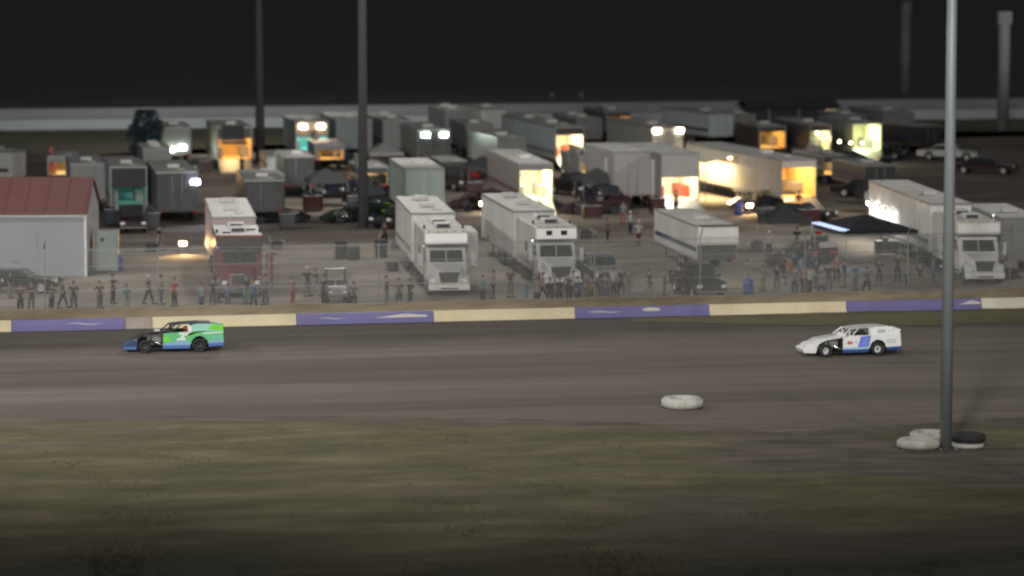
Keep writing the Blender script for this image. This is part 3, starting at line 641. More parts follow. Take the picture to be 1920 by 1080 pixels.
def trailer(px, py, yaw, label, paint, L=14, H=4.0, W=2.6, end='closed', inner=None, light=0, lcol=(1,.75,.4), base=1.0, roofm=None, at=None, ac=1, group='trailers parked in the pits', endm=None, door=False, stripe=None, glowcol=None, lamps=(), awn=None, ramp=True, floodp=0, nose=False, side_lit=None, wheels=True, tailtop=None):
    """enclosed trailer, its near end at y=0. end: closed / open / dark"""
    p = at if at is not None else G(px, py)
    t = thing('enclosed_trailer', label, 'trailer', (p.x, p.y, .02), yaw, group); h = W/2; roofm = roofm or GREYW; endm = endm or paint
    q = .05
    bm = new()
    bx(bm, -h, -h+q, 0, L, base, H); bx(bm, h-q, h, 0, L, base, H); bx(bm, -h+q, h-q, L-q, L, base, H); bx(bm, -h+q, h-q, 0, L-q, base, base+q); bx(bm, -h+q, h-q, 0, L-q, H-q, H)
    for k in range(1, int(L/1.22)):      # panel seams
        for s in (-1, 1): bx(bm, *sorted((s*(h-.004), s*(h+.012))), k*1.22, k*1.22+.04, base+.12, H-.12)
    obj('body', bm, paint, t)
    bm = new(); bx(bm, -h+.04, h-.04, .04, L-.04, H+.004, H+.025); obj('roof', bm, roofm, t)
    bm = new()
    for s in (-1, 1): bx(bm, *sorted((s*h, s*(h+.03))), 0, L, H-.10, H+.03); bx(bm, *sorted((s*h, s*(h+.02))), 0, L, base-.02, base+.1)
    bx(bm, -h, h, -.03, 0, H-.10, H+.03); obj('trim_rails', bm, ALU, t)
    stripe = stripe or random.choice((None, None, STR1, STR2, GREY))
    if stripe:
        for s in (-1, 1):
            bm = new(); bx(bm, *sorted((s*(h+.001), s*(h+.008))), .3, L-.3, base+.5, base+.8); obj('side_stripe', bm, stripe, t)
    for k in range(ac):
        y = L*(.3+.4*k); bm = new(); bx(bm, -.45, .45, y, y+1.0, H+.03, H+.33); obj('air_conditioner', bm, white(.5), t, bevel=.07)
    bm = new(); bx(bm, .1, .7, L*.15, L*.15+.6, H+.03, H+.1); obj('roof_vent', bm, white(.5), t, bevel=.02)
    if end == 'closed':
        bm = new(); bx(bm, -h+.06, h-.06, -.025, .04, base+.06, H-.12); d = obj('end_door', bm, endm, t, bevel=.01)
        bm = new()
        for xx in (-.35, .35): tube(bm, (xx, -.05, base+.1), (xx, -.05, H-.2), .02, n=6)
        obj('lock_bars', bm, STEEL, d)
    elif end == 'nose':
        bm = new(); prism(bm, [(-.5, base+1.0), (-.62, base+1.2), (-.55, H-.1), (-.35, H), (.05, H), (.05, base+1.0)], -h, h, 'x'); obj('nose', bm, endm, t, bevel=.04)
        bm = new(); bx(bm, -h+.02, h-.02, -.01, .04, base, base+1.0); obj('lower_front', bm, CHAR, t)
    elif end == 'dark':
        bm = new(); bx(bm, -h+.08, h-.08, -.02, .04, base+.08, H-.16); d = obj('end_door', bm, CHAR, t, bevel=.01)
        bm = new(); tube(bm, (-.3, -.05, base+.1), (-.3, -.05, H-.2), .02, n=6); obj('lock_bar', bm, STEEL, d)
    else:
        top = tailtop if tailtop is not None else H-.25
        im = inner or white(.6)
        if top < H-.3:
            bm = new(); bx(bm, -h+.05, h-.05, -.02, .04, top, H-.1); obj('header_panel', bm, endm, t)
        bm = new(); bx(bm, -h+q+.005, -h+q+.025, .05, min(L, 6), base+q, H-q-.02); bx(bm, h-q-.025, h-q-.005, .05, min(L, 6), base+q, H-q-.02); bx(bm, -h+q+.03, h-q-.03, min(L, 6)-.05, min(L, 6), base+q, H-q-.02); bx(bm, -h+q+.03, h-q-.03, .06, min(L,6)-.06, base+q+.004, base+q+.02)
        obj('lining', bm, im, t)
        bm = new(); bx(bm, -h+.1, -h+.65, 1.5, 4.5, base+.08, base+1.0); bx(bm, -h+.1, -h+.5, 1.5, 4.5, base+1.7, base+2.3); bx(bm, h-.7, h-.1, 2.5, 5.5, base+.08, base+.95); obj('cabinets', bm, mat('cabinet_red', (.30, .05, .03), .5) if 'red' in label else GREY, t, bevel=.02)
        bm = new(); bx(bm, -.12, .12, .8, 4.6, H-.12, H-.075); obj('ceiling_light', bm, glow('strip_%.2f_%.2f_%.2f' % lcol, lcol, light*.025 if light else 3), t)
        if light:
            l = lamp('interior_lamp', 'AREA', (0, 2.2, H-.2), light, lcol, t, shape='RECTANGLE', size=1.6, size_y=3.4)
        for s in (-1, 1):
            bm = new(); bx(bm, *sorted((s*(h-.08), s*(h+.015))), -.025, .02, base, H-.1); obj('door_jamb', bm, ALU, t)
        if ramp:
            bm = new(); prism(bm, [(-.02, base), (-.02, base+.06), (-2.3, .12), (-2.35, .02), (-2.25, .02)], -h+.1, h-.1, 'x'); obj('ramp_door', bm, ALU if ramp is True else ramp, t)
    for s in (-1, 1):
        bm = new(); bx(bm, *sorted((s*(h-.35), s*(h-.15))), -.06, -.025, base-.02, base+.12); obj('tail_lamp', bm, LENS_R, t)
    if door:
        bm = new(); bx(bm, -h-.015, -h-.001, 2.0, 2.9, base+.15, H-.6); d = obj('side_door', bm, white(.5), t)
        bm = new(); bx(bm, -h-.05, -h-.016, 2.1, 2.2, base+1.1, base+1.2); obj('handle', bm, CHROME, d)
    bm = new(); bx(bm, -h+.2, -h+.35, .3, L, base-.18, base-.01); bx(bm, h-.35, h-.2, .3, L, base-.18, base-.01); bx(bm, -.08, .08, L, L+1.3, base-.2, base-.04)
    for s in (-1, 1): tube(bm, (s*.7, L-1.2, .02), (s*.7, L-1.2, base), .05, n=8)
    obj('chassis', bm, CHAR, t)
    if wheels:
        for k in range(2 if L < 15 else 3):
            for s in (-1, 1): wheel(t, s*(h-.2), L*.36+k*.95, .42, .26, s, RIM)
        for s in (-1, 1):
            bm = new(); bx(bm, *sorted((s*(h-.06), s*(h+.04))), L*.36-.6, L*.36+.95*(2 if L < 15 else 3)-.3, .78, .95); obj('fender', bm, ALU, t, bevel=.02)
    for (lx, lz, c, en) in lamps:
        bm = new(); Mx = Matrix.Translation((lx, -.20, lz)) @ Matrix.Rotation(R(105), 4, 'X')
        bx(bm, -.17, .17, -.12, .12, -.12, .03, 0, Mx); tube(bm, (lx, 0, lz), (lx, -.16, lz), .03, n=6); f = obj('work_light', bm, CHAR, t)
        bm = new(); bx(bm, -.30, .30, -.17, .17, .035, .055, 0, Mx); obj('lens', bm, glow('work_lens_%.2f' % c[2], c, 70), f)
        if en:
            l = lamp('work_lamp', 'SPOT', (lx, -.36, lz), en, c, t, spot_size=R(125), spot_blend=.6, shadow_soft_size=.12); l.rotation_euler = (R(-38), 0, 0)
    return t, p
def behind(p, yaw, y, x=0):   # point y metres behind the near end of a vehicle
    return Vector((p.x-math.sin(yaw)*y+math.cos(yaw)*x, p.y+math.cos(yaw)*y+math.sin(yaw)*x, 0))
WHITE = white(.72); WHITE2 = white(.58); WHITE3 = white(.48)
BRT = mat('bright_white_panel', (.88, .88, .87), .35, coat=.3, var=.03)
YW = R(8)
# white motorhome with trailer
t, p = truck(842, 556, R(6.5), 'big white motorhome truck with slide-out and dark windscreen, just behind the fence', WHITE3, GREYW, slide=.75, bandm=BRT, L=9.2, trim=WHITE)
trailer(0, 0, R(6.5), 'long grey trailer hitched behind the big white motorhome truck with slide-out', WHITE2, L=12.5, H=4.0, W=2.7, at=behind(p, R(6.5), 10.3), ac=2, group='trailers hitched to haulers', endm=WHITE)
t, p = truck(1052, 545, R(9), 'white motorhome truck with two small windows in its over-cab band', WHITE3, GREYW, windows=2, bandm=BRT, L=9.0, W=2.55, trim=WHITE)
trailer(0, 0, R(9), 'long grey trailer hitched behind the motorhome with two small over-cab windows', WHITE2, L=13.5, H=3.9, W=2.6, at=behind(p, R(9), 10.0), ac=2, group='trailers hitched to haulers')
REDP = mat('red_truck_paint', (.15, .03, .042), .35, coat=.4, var=.1, dirt=.15)
t, p = truck(452, 560, R(7), 'red hauler truck with a dark visor and pale cluttered roof', REDP, white(.66), L=8.6, H=3.5, W=2.8, bandm=CHAR, visor=True, trim=CHROME, dark_mirror=True)
for (x, y, w_, l_, c) in ((-.7, 3.0, .5, .3, REDP), (.8, 4.8, .6, .25, CHAR), (-.2, 7.6, .7, .3, CHAR)):
    bm = new(); bx(bm, x-w_/2, x+w_/2, y, y+l_, 3.53, 3.62); obj('roof_bag', bm, c, t, bevel=.04)
bm = new(); bx(bm, 1.55, 2.15, .6, 1.6, 2.45, 2.62); bx(bm, 1.6, 1.95, .7, 1.4, .5, 2.45); obj('open_side_locker', bm, REDP, t, bevel=.04)
trailer(0, 0, R(7), 'white and maroon trailer with patched roof hitched to the red hauler', mat('maroon_side', (.42, .33, .32), .5, dirt=.3), L=14, H=3.9, W=2.7, at=behind(p, R(7), 9.7), ac=2, roofm=white(.66), group='trailers hitched to haulers')
# right hauler
t, p = truck(1846, 534, R(5), 'white hauler truck with dark windscreen at the right edge, beside the infield pole', WHITE2, GREYW, L=8.8, bandm=WHITE, visor=True, W=2.7, trim=WHITE)
trailer(0, 0, R(5.5), 'long white trailer with four lights along its side, behind the right hauler truck', WHITE, L=19, H=4.1, W=2.7, at=behind(p, R(5), 9.7), ac=1, group='trailers hitched to haulers', stripe=GREY)
tr = S.objects[-1]
# trailer with nose panel
t, p = trailer(1344, 514, R(10), 'pale grey trailer with a white raised nose and dark roof edge, behind the dark pickup', WHITE3, L=12.5, H=3.0, W=2.5, base=.85, end='nose', endm=WHITE, ac=1)
bm = new(); bx(bm, -1.23, 1.23, -.45, -.05, 3.035, 3.07); obj('roof_edge', bm, BLACKP, t)
# ------------------------------------------------------------------ pits, middle and back rows
OR = (1, .62, .25); WM = (1, .86, .62); CY = (.45, 1, .9); NW = (1, .93, .85); YG = (.95, 1, .62)
YELIN = mat('yellow_lining', (.60, .42, .16), .6); TEAL = mat('teal_lining', (.18, .42, .40), .6); CRIN = mat('cream_lining', (.66, .62, .44), .6)
DK = mat('dark_trailer_paint', (.045, .047, .05), .4, var=.2, dirt=.15); GP = mat('grey_trailer_paint', (.16, .165, .17), .45, var=.15, dirt=.3)
TEALP = mat('grey_teal_trailer_paint', (.15, .19, .185), .45, var=.15, dirt=.3); NVT = mat('navy_canvas', (.02, .03, .06), .8)
trailer(331, 312, R(10), 'grey trailer with two greenish work lights glowing low at its end, beside the dark tree', GP, L=11, H=3.5, W=2.7, end='closed', lamps=((-.5, 1.5, (.9, 1, .7), 120), (.5, 1.7, (.8, 1, .85), 120)))
trailer(440, 322, R(10), 'trailer open at the end with an orange glow inside under a dark raised door', mat('tan_trailer_paint', (.34, .28, .2), .5), L=11, H=3.9, W=3.1, end='open', inner=YELIN, light=230, lcol=OR, tailtop=2.9, endm=DK)
bm = new(); bx(bm, -1.25, .95, -2.0, -.1, 2.62, 2.7); bx(bm, -1.25, .95, -2.03, -2.0, 2.55, 2.72); o = obj('raised_door', bm, [DK], S.objects[-1] if False else None); o.parent = bpy.data.objects[[k for k in bpy.data.objects.keys() if k.startswith('enclosed_trailer')][-1]]
bm = new(); bx(bm, -1.15, .85, -.14, -.09, 2.75, 4.1); oo = obj('black_canvas', bm, BLACKP, o.parent)
trailer(585, 306, R(10), 'trailer with cyan lit doorway below two bright orange-white floodlights', TEALP, L=11, H=3.7, W=2.9, end='open', inner=TEAL, light=260, lcol=CY, tailtop=2.35, lamps=((-.8, 3.35, (1, .72, .48), 500), (.8, 3.35, (1, .72, .48), 500)), endm=mat('amber_panel', (.25, .21, .15), .6))
trailer(664, 300, R(10), 'plain grey-green trailer with blank end beside the thick light pole', TEALP, L=12, H=3.7, W=3.4, end='closed')
trailer(745, 300, R(10), 'grey trailer with patchy roof left of the twin white floodlights', GP, L=12, H=3.6, W=2.7, end='closed', ac=2)
trailer(814, 316, R(10), 'dark-ended trailer under twin small white floodlights', TEALP, L=12, H=3.4, W=2.9, end='dark', lamps=((-.8, 3.0, NW, 260), (.85, 3.0, NW, 260)))
trailer(900, 300, R(10), 'low grey trailer in shadow left of the long pale trailer', GP, L=10, H=3.2, W=2.6, end='closed')
trailer(1068, 322, R(14), 'long pale trailer with red door frame and brightly lit open end', mat('pale_blue_trailer', (.42, .48, .48), .5, dirt=.2), L=20, H=3.9, W=2.6, end='open', light=520, lcol=WM, tailtop=3.2, inner=CRIN, endm=DK, ac=2)
trailer(1005, 402, R(9), 'grey trailer with yellow-white lit open end behind the central motorhomes', GP, L=16, H=3.8, W=2.6, end='open', light=560, lcol=(1, .92, .6), tailtop=3.3, inner=CRIN, ac=1, ramp=CRIN)
trailer(1275, 397, R(12), 'grey trailer with panelled front and blazing white doorway with red jamb', GP, L=12.5, H=4.4, W=3.0, end='open', light=560, lcol=(1, .93, .72), tailtop=2.6, inner=CRIN, endm=mat('pale_header', (.3, .3, .29), .5), door=True, base=.8, ac=0)
trailer(1185, 392, R(11), 'tall blank grey trailer with a white side door, left of the blazing doorway', GREY, L=10, H=4.4, W=3.0, end='closed', ac=0, door=True, endm=mat('mauve_grey_panel', (.27, .25, .25), .5))
trailer(1252, 318, R(14), 'pale trailer carrying twin dazzling floodlights on its end', mat('putty_trailer', (.30, .30, .27), .5, dirt=.2), L=15, H=3.7, W=2.9, end='closed', lamps=((-1.05, 3.45, (1, .78, .56), 600), (1.05, 3.45, (1, .78, .56), 600)))
trailer(1352, 276, R(22), 'pale blue-white trailer standing side on at the back of the pits', mat('pale_blue_trailer', (.42, .48, .48), .5), L=11, H=3.3, W=2.6, end='closed')
trailer(1394, 262, R(11), 'small plain grey trailer at the back, right of the pale blue-white trailer', GREY, L=6, H=2.5, W=2.6, end='closed')
trailer(1497, 396, R(17), 'long trailer with side lit warm yellow and an orange glowing open end', mat('cream_trailer_paint', (.46, .42, .37), .5, dirt=.2), L=21, H=3.9, W=2.9, end='open', light=420, lcol=(1, .66, .3), tailtop=3.3, inner=YELIN, ac=1)
trailer(1537, 306, R(12), 'dark trailer with pale green-yellow lit end under a slack string of lamps', DK, L=11, H=3.5, W=2.0, end='open', light=170, lcol=YG, tailtop=2.9, inner=CRIN)
trailer(1625, 305, R(10), 'trailer with its whole end lit pale lime beside the dark open field', TEALP, L=12, H=3.6, W=2.8, end='open', light=360, lcol=(.9, 1, .6), inner=CRIN, tailtop=3.4)
trailer(1684, 284, R(10), 'dull grey trailer end standing right of the lime lit trailer', mat('dull_grey', (.17, .18, .18), .6), L=12, H=3.7, W=3.1, end='closed')
trailer(166, 402, R(10), 'weathered grey camper trailer rising behind the red roofed shed', GREY, L=9, H=3.8, W=2.6, end='closed')
trailer(242, 412, R(10), 'teal-grey trailer with a dark upper panel and narrow cyan lit doorway', mat('teal_trailer_paint', (.16, .24, .22), .5), L=9, H=3.9, W=2.7, end='open', light=24, lcol=(.6, 1, .85), tailtop=2.4, inner=TEAL, endm=BLACKP)
trailer(333, 424, R(10), 'dark grey trailer with a bluish-white lamp at its corner', CHAR, L=12, H=3.9, W=3.0, end='closed', lamps=((1.3, 3.2, (.72, .72, 1), 160),))
trailer(497, 424, R(8), 'dark trailer with pale roof right of the red hauler', DK, L=10, H=3.3, W=2.9, end='dark', roofm=white(.45))
trailer(562, 372, R(9), 'black-ended trailer with a white top edge in the middle of the dark cars', DK, L=8, H=3.3, W=2.4, end='dark', roofm=white(.6))
trailer(545, 338, R(9), 'low pale trailer behind the black-ended trailer', WHITE3, L=8, H=2.0, W=4.0, base=.6, end='closed', ac=0)
trailer(797, 420, R(8), 'grey-green trailer with a teal lit window end behind the big white motorhome', mat('mint_trailer_paint', (.30, .36, .33), .5, dirt=.2), L=11, H=4.0, W=2.9, end='closed')
trailer(960, 330, R(16), 'shadowed grey trailer behind the yellow-white lit one', GP, L=10, H=3.3, W=2.6, end='closed')
trailer(1912, 520, R(4), 'grey trailer end cut by the right edge of the view', GREY, L=10, H=3.7, W=2.6, end='closed')
trailer(1770, 404, R(60), 'low open-topped trailer with white frame beyond the right hauler', WHITE3, L=6, H=1.6, W=2.2, base=.7, end='closed', ac=0)
trailer(36, 356, R(70), 'pale camper trailer seen above the ridge of the red roofed shed', WHITE3, L=5, H=3.2, W=2.4, end='closed', ac=1)

# more of the crowded middle and back rows
for a in ((858, 268, 12, GP, 3.2, 9, 2.6, 'low grey trailer roof at the far wall, left of the long pale trailer'), (925, 262, 14, WHITE3, 3.1, 9, 2.6, 'off-white trailer at the far wall, left of the long pale trailer'),
          (1105, 282, 14, GP, 3.0, 9, 2.6, 'grey trailer beside the long pale trailer, right of its red door frame'), (1160, 264, 12, DK, 2.9, 10, 2.6, 'dark trailer near the far wall left of the twin dazzling floodlights'),
          (1448, 300, 12, DK, 3.1, 8, 2.6, 'dark trailer in front of the long dark low building'), (1115, 352, 12, GP, 2.6, 7, 2.6, 'short grey trailer in the shade left of the tall blank trailer'),
          (700, 372, 9, CHAR, 2.5, 7, 2.4, 'short charcoal trailer directly right of the thick light pole'), (618, 322, 9, GP, 2.4, 7, 2.6, 'short grey trailer behind the small orange lamp and dark cars'),
          (505, 392, 10, GP, 2.6, 6, 2.4, 'short grey trailer behind the dark trailer with pale roof'), (295, 342, 10, GP, 2.8, 8, 2.4, 'short grey trailer between the teal-grey trailer and the tree'),
          (120, 352, 8, GREY, 2.6, 6, 2.6, 'grey trailer just above the right end of the red shed roof'), (850, 352, 10, CHAR, 2.2, 6, 2.2, 'low charcoal trailer behind the neon tailed race car'),
          (1600, 282, 10, DK, 3.3, 9, 2.6, 'dark trailer left of the lime lit trailer'), (1745, 292, 30, DK, 2.8, 9, 2.6, 'dark trailer alone at the edge of the dark open field'), (1570, 352, 14, CHAR, 2.6, 8, 2.5, 'charcoal trailer below the string of lamps'),
          (1650, 372, 14, DK, 2.6, 8, 2.5, 'dark trailer beyond the long white four-light trailer')):
    lit = {1448: (120, OR), 1570: (110, OR), 1600: (130, WM), 1115: (60, WM), 700: (40, OR), 618: (50, OR), 120: (25, WM), 1160: (60, OR)}.get(a[0])  # interior lamps added to these trailers for extra warm glow
    trailer(a[0], a[1], R(a[2]), a[7], a[3], L=a[5], H=a[4], W=a[6], end='open' if lit else 'closed' if a[3] is not CHAR else 'dark', ac=random.choice((0, 1, 2)), light=lit[0] if lit else 0, lcol=lit[1] if lit else OR, inner=YELIN, tailtop=a[4]-.5, ramp=False)
# lights along the side of the long white trailer of the right hauler
tt = [o for o in COL.objects if o.get('label', '').startswith('long white trailer with four')][0]
for k in range(4):
    y = 17.6-k*2.3; bm = new(); bx(bm, -1.60, -1.37, y, y+.75, 2.55, 2.68); f = obj('side_light', bm, CHAR, tt)
    bm = new(); bx(bm, -1.63, -1.602, y+.03, y+.72, 2.50, 2.70); bx(bm, -1.60, -1.38, y+.03, y+.72, 2.52, 2.547); obj('lens', bm, glow('side_lens', (1, .95, .86), 40), f)
l = lamp('side_lamp', 'AREA', (-2.1, 14, 2.6), 320, (1, .93, .8), tt, shape='RECTANGLE', size=.5, size_y=9)
# side of the yellow-lit trailer: awning and wall lamps
tt = [o for o in COL.objects if o.get('label', '').startswith('long trailer with side lit warm')][0]
bm = new(); prism(bm, [(-1.47, 3.75), (-4.2, 3.15), (-4.2, 3.09), (-1.47, 3.68)], 9, 19); obj('awning', bm, mat('cream_canvas', (.6, .55, .42), .8), tt)
bm = new()
for y in (9.2, 18.8): tube(bm, (-4.1, y, 0), (-4.1, y, 3.1), .04, n=6)
obj('awning_legs', bm, ALU, tt)
for y in (10.5, 13.5, 16.5):
    bm = new(); bx(bm, -1.62, -1.475, y, y+.5, 3.3, 3.4); obj('wall_light', bm, glow('warm_wall_lens', (1, .8, .5), 14), tt)
lamp('awning_lamp', 'AREA', (-2.7, 14, 3.0), 1500, (1, .72, .36), tt, shape='RECTANGLE', size=1.5, size_y=8)
# white/greenish lit rear of the trailer at its near top
# ------------------------------------------------------------------ shed, huts, timing building
WS = G(86, 519); 
SHW = mat('white_siding', (.25, .26, .275), .6, var=.08, scale=.5, dirt=.15); RRF = mat('red_metal_roof', (.125, .052, .050), .55, var=.15, scale=.5, dirt=.15)
sy = R(1.5)
sx1 = (163-86)/30.4; sx0 = -7.5
t = thing('shed', 'white shed with a dull red roof at the left edge', 'shed', (WS.x, WS.y, .02), sy)
bm = new(); prism(bm, [(0, 0), (0, 3.95), (4.0, 5.75), (8, 3.95), (8, 0)], sx0, sx1, 'x'); obj('walls', bm, SHW, t)
bm = new(); prism(bm, [(-.25, 3.86), (-.25, 3.94), (4.0, 5.88), (8.25, 3.94), (8.25, 3.86), (4.0, 5.78)], sx0-.2, sx1+.15, 'x'); r_ = obj('roof', bm, RRF, t)
bm = new()
for k in range(9):
    x = sx0+k*1.25
    if x < sx1: prism(bm, [(-.25, 3.945), (-.25, 3.975), (4.0, 5.915), (4.0, 5.885)], x, x+.035, 'x')
obj('roof_ribs', bm, RRF, r_)
bm = new(); bx(bm, sx0-.1, sx1+.05, -.06, -.002, 3.72, 3.88); obj('fascia', bm, WHITE, t)
bm = new(); bx(bm, sx1-.12, sx1+.01, -.02, -.003, 0, 3.7); obj('corner_board', bm, WHITE, t)
bm = new(); bx(bm, -3.2, -.5, -.03, -.014, .02, 2.6); d = obj('roller_door', bm, SHW, t)
bm = new(); bx(bm, -2.0, -1.7, -.06, -.031, .9, .95); obj('handle', bm, DARK, d)
p = G(200, 510); t = thing('cabinet', 'tall pale green-grey utility cabinet right of the white shed', 'cabinet', (p.x, p.y, .02), sy)
bm = new(); bx(bm, -.7, .7, 0, 1.4, .05, 2.5); obj('housing', bm, mat('pale_green_metal', (.24, .28, .26), .6, dirt=.3), t, bevel=.03)
bm = new(); bx(bm, -.72, .72, -.03, 1.43, 2.5, 2.58); obj('cap', bm, ALU, t)
bm = new(); bx(bm, -.6, .6, -.02, -.002, .15, 2.4); d = obj('door', bm, mat('pale_green_metal', (.24, .28, .26), .6), t)
bm = new(); bx(bm, -.35, -.15, -.035, -.021, 1.9, 2.15); obj('vent', bm, CHAR, d)
p = G(1492, 256); t = thing('pit_building', 'long dark low building with a tan lit doorway at the back of the pits', 'building', (p.x, p.y, .02), TH)
bm = new(); bx(bm, -4.6, 4.4, 0, 5, 0, 3.0); obj('walls', bm, DK, t)
bm = new(); prism(bm, [(-.5, 2.95), (2.5, 3.6), (5.5, 2.95), (5.5, 2.9), (2.5, 3.5), (-.5, 2.9)], -5, 4.8, 'x'); obj('roof', bm, CHAR, t)
bm = new(); bx(bm, 3.1, 4.3, -.06, -.02, .2, 2.7); obj('lit_door', bm, glow('tan_door_glow', (.95, .62, .26), .42), t)
bm = new(); tube(bm, (-2.9, -.4, 0), (-2.9, -.4, 2.9), .12); tube(bm, (0.2, -.4, 0), (.2, -.4, 2.9), .12); obj('porch_posts', bm, GREY, t)
# ------------------------------------------------------------------ small vehicles
def pickup(px, py, yaw, label, paint, group='cars and pickups parked in the pits', L=5.6, bed=True, rims=RIM, cover=None, H=1.85):
    """front faces -y"""
    p = G(px, py); t = thing('pickup_truck' if bed else 'parked_car', label, 'pickup' if bed else 'car', (p.x, p.y, .02), yaw, group)
    def arch(cy, r): return [(cy-r*math.cos(R(a)), .42+r*math.sin(R(a))) for a in range(0, 181, 20)]
    fy, ry = .95, L-1.15; zb = 1.08 if bed else .92
    prof = [(.05, .38)]+[(fy-.42, .38)]+arch(fy, .42)+[(fy+.42, .38), (ry-.42, .38)]+arch(ry, .42)+[(ry+.42, .38), (L, .42), (L, zb), (1.7, zb), (.35, zb-.10), (.02, zb-.3)]
    bm = new(); prism(bm, prof, -.95, .95, 'x'); obj('body', bm, paint, t, bevel=.05)
    H = H if bed else min(H, 1.46); L2 = L; ce = 3.75 if bed else L-1.0
    bm = new(); prism(bm, [(1.55, zb), (2.15, H), (ce-(.25 if bed else .8), H), (ce, zb)], -.82, .82, 'x'); obj('cab', bm, paint, t, bevel=.06)
    bm = new(); a, b = Vector((1.55, zb)), Vector((2.15, H))
    v0 = a.lerp(b, .12); v1 = a.lerp(b, .88); n = Vector((-(b-a).y, (b-a).x)).normalized()*.012
    prism(bm, [(v0.x+n.x*1.2, v0.y+n.y*1.2), (v1.x+n.x*1.2, v1.y+n.y*1.2), (v1.x+n.x*.2, v1.y+n.y*.2), (v0.x+n.x*.2, v0.y+n.y*.2)], -.74, .74, 'x'); obj('windscreen', bm, GLASS, t)
    for s in (-1, 1):
        bm = new(); prism(bm, [(1.95, zb+.07), (2.3, H-.08), (ce-.4 if bed else ce-.85, H-.08), (ce-.2, zb+.07)], s*.822, s*.834, 'x'); obj('side_window', bm, GLASS, t)
        bm = new(); bx(bm, *sorted((s*.58, s*.9)), -.01, .06, .68, .88); obj('headlight', bm, LENS_W, t, bevel=.02)
        bm = new(); bx(bm, *sorted((s*.78, s*.93)), L-.02, L+.02, .7, 1.0); obj('tail_light', bm, LENS_R, t)
        bm = new(); bx(bm, *sorted((s*.92, s*1.12)), 1.9, 2.0, zb+.02, zb+.22); obj('mirror', bm, paint, t, bevel=.02)
    bm = new(); bx(bm, -.54, .54, -.01, .06, .62, .90); obj('grille', bm, DARK, t)
    bm = new(); bx(bm, -.93, .93, -.09, .04, .40, .58); obj('bumper', bm, CHROME if bed else paint, t, bevel=.03)
    if bed:
        bm = new(); bx(bm, -.8, .8, 3.85, L-.12, zb+.002, zb+.012); obj('bed', bm, cover or CHAR, t)
        bm = new()
        for s in (-1, 1): bx(bm, *sorted((s*.82, s*.95)), 3.8, L-.02, zb+.002, zb+.16)
        bx(bm, -.82, .82, L-.1, L-.02, zb+.012, zb+.16); obj('bed_rails', bm, paint, t)
    for s in (-1, 1): wheel(t, s*.84, fy, .38, .25, s, rims); wheel(t, s*.84, ry, .38, .25, s, rims)
    return t
MAR = mat('maroon_paint', (.028, .008, .012), .3, coat=.4); SIL = mat('silver_paint', (.30, .31, .32), .3, metal=.4, coat=.3, dirt=.2)
BLK = BLACKP; DBL = mat('dark_blue_paint', (.008, .012, .03), .3, coat=.4); WPK = white(.56); BRN = mat('brown_paint', (.028, .02, .016), .4); DGR = mat('dark_green_paint', (.008, .018, .012), .35, coat=.3)
pickup(1335, 563, R(14), 'black pickup with chrome bumper in front of the white-nosed trailer', BLK)
pickup(1145, 540, R(12), 'silver pickup beside the motorhome with two over-cab windows', SIL)
pickup(250, 440, R(10), 'maroon pickup below the teal-grey trailer', MAR)
pickup(14, 548, R(80), 'dark car cut by the left edge in front of the white shed', BLK, bed=False)
pickup(112, 548, R(86), 'dark low car parked in front of the white shed corner', BLK, bed=False, H=1.35)
pickup(655, 374, R(-40), 'black pickup touching the left side of the thick light pole', BLK)
pickup(712, 432, R(-30), 'black car tucked beside the grey trailer of the big motorhome', BLK, bed=False)
pickup(725, 398, R(30), 'dark pickup right of the thick light pole', BLK)
pickup(880, 360, R(30), 'brown pickup between the two central rows of trailers', BRN)
pickup(1105, 372, R(25), 'dark pickup right of the yellow-white lit trailer', BLK)
pickup(1160, 398, R(20), 'dark blue pickup at the foot of the tall blank grey trailer', DBL)
pickup(1470, 330, R(80), 'grey-teal car behind the long yellow-lit trailer', mat('teal_car_paint', (.05, .08, .09), .35, coat=.3), bed=False)
pickup(1570, 345, R(80), 'dark brown pickup below the string of lamps', BRN)
pickup(1640, 340, R(75), 'black car below the lime lit trailer', BLK, bed=False)
pickup(1700, 300, R(70), 'dark car with silver glints below the dull grey trailer', BLK, bed=False)
pickup(1690, 372, R(70), 'black car beyond the long white trailer of the right hauler', BLK, bed=False)
pickup(1835, 302, R(70), 'small white car standing alone in the dark field at the right', WPK, bed=False)
pickup(1905, 328, R(70), 'dark car with reddish lamp at the right edge of the dark field', MAR, bed=False)
pickup(1740, 384, R(75), 'dark pickup loaded on the low white-framed trailer side', BLK)
pickup(690, 318, R(70), 'dark car at the foot of the plain grey-green trailer', BLK, bed=False)
pickup(1012, 470, R(12), 'dark pickup hidden beside the flank of the second motorhome', BLK) if False else None
pickup(1170, 300, R(80), 'dark car behind the pale trailer with twin dazzling floodlights', BLK, bed=False)
pickup(960, 285, R(80), 'dark car at the left foot of the long pale trailer', BLK, bed=False)
pickup(1440, 300, R(80), 'dark car in front of the long dark low building', BLK, bed=False)
pickup(1560, 420, R(60), 'dark car standing under the black canopy', BLK, bed=False)
pickup(350, 300, R(80), 'small dark car below the greenish work lights', DBL, bed=False) if False else None
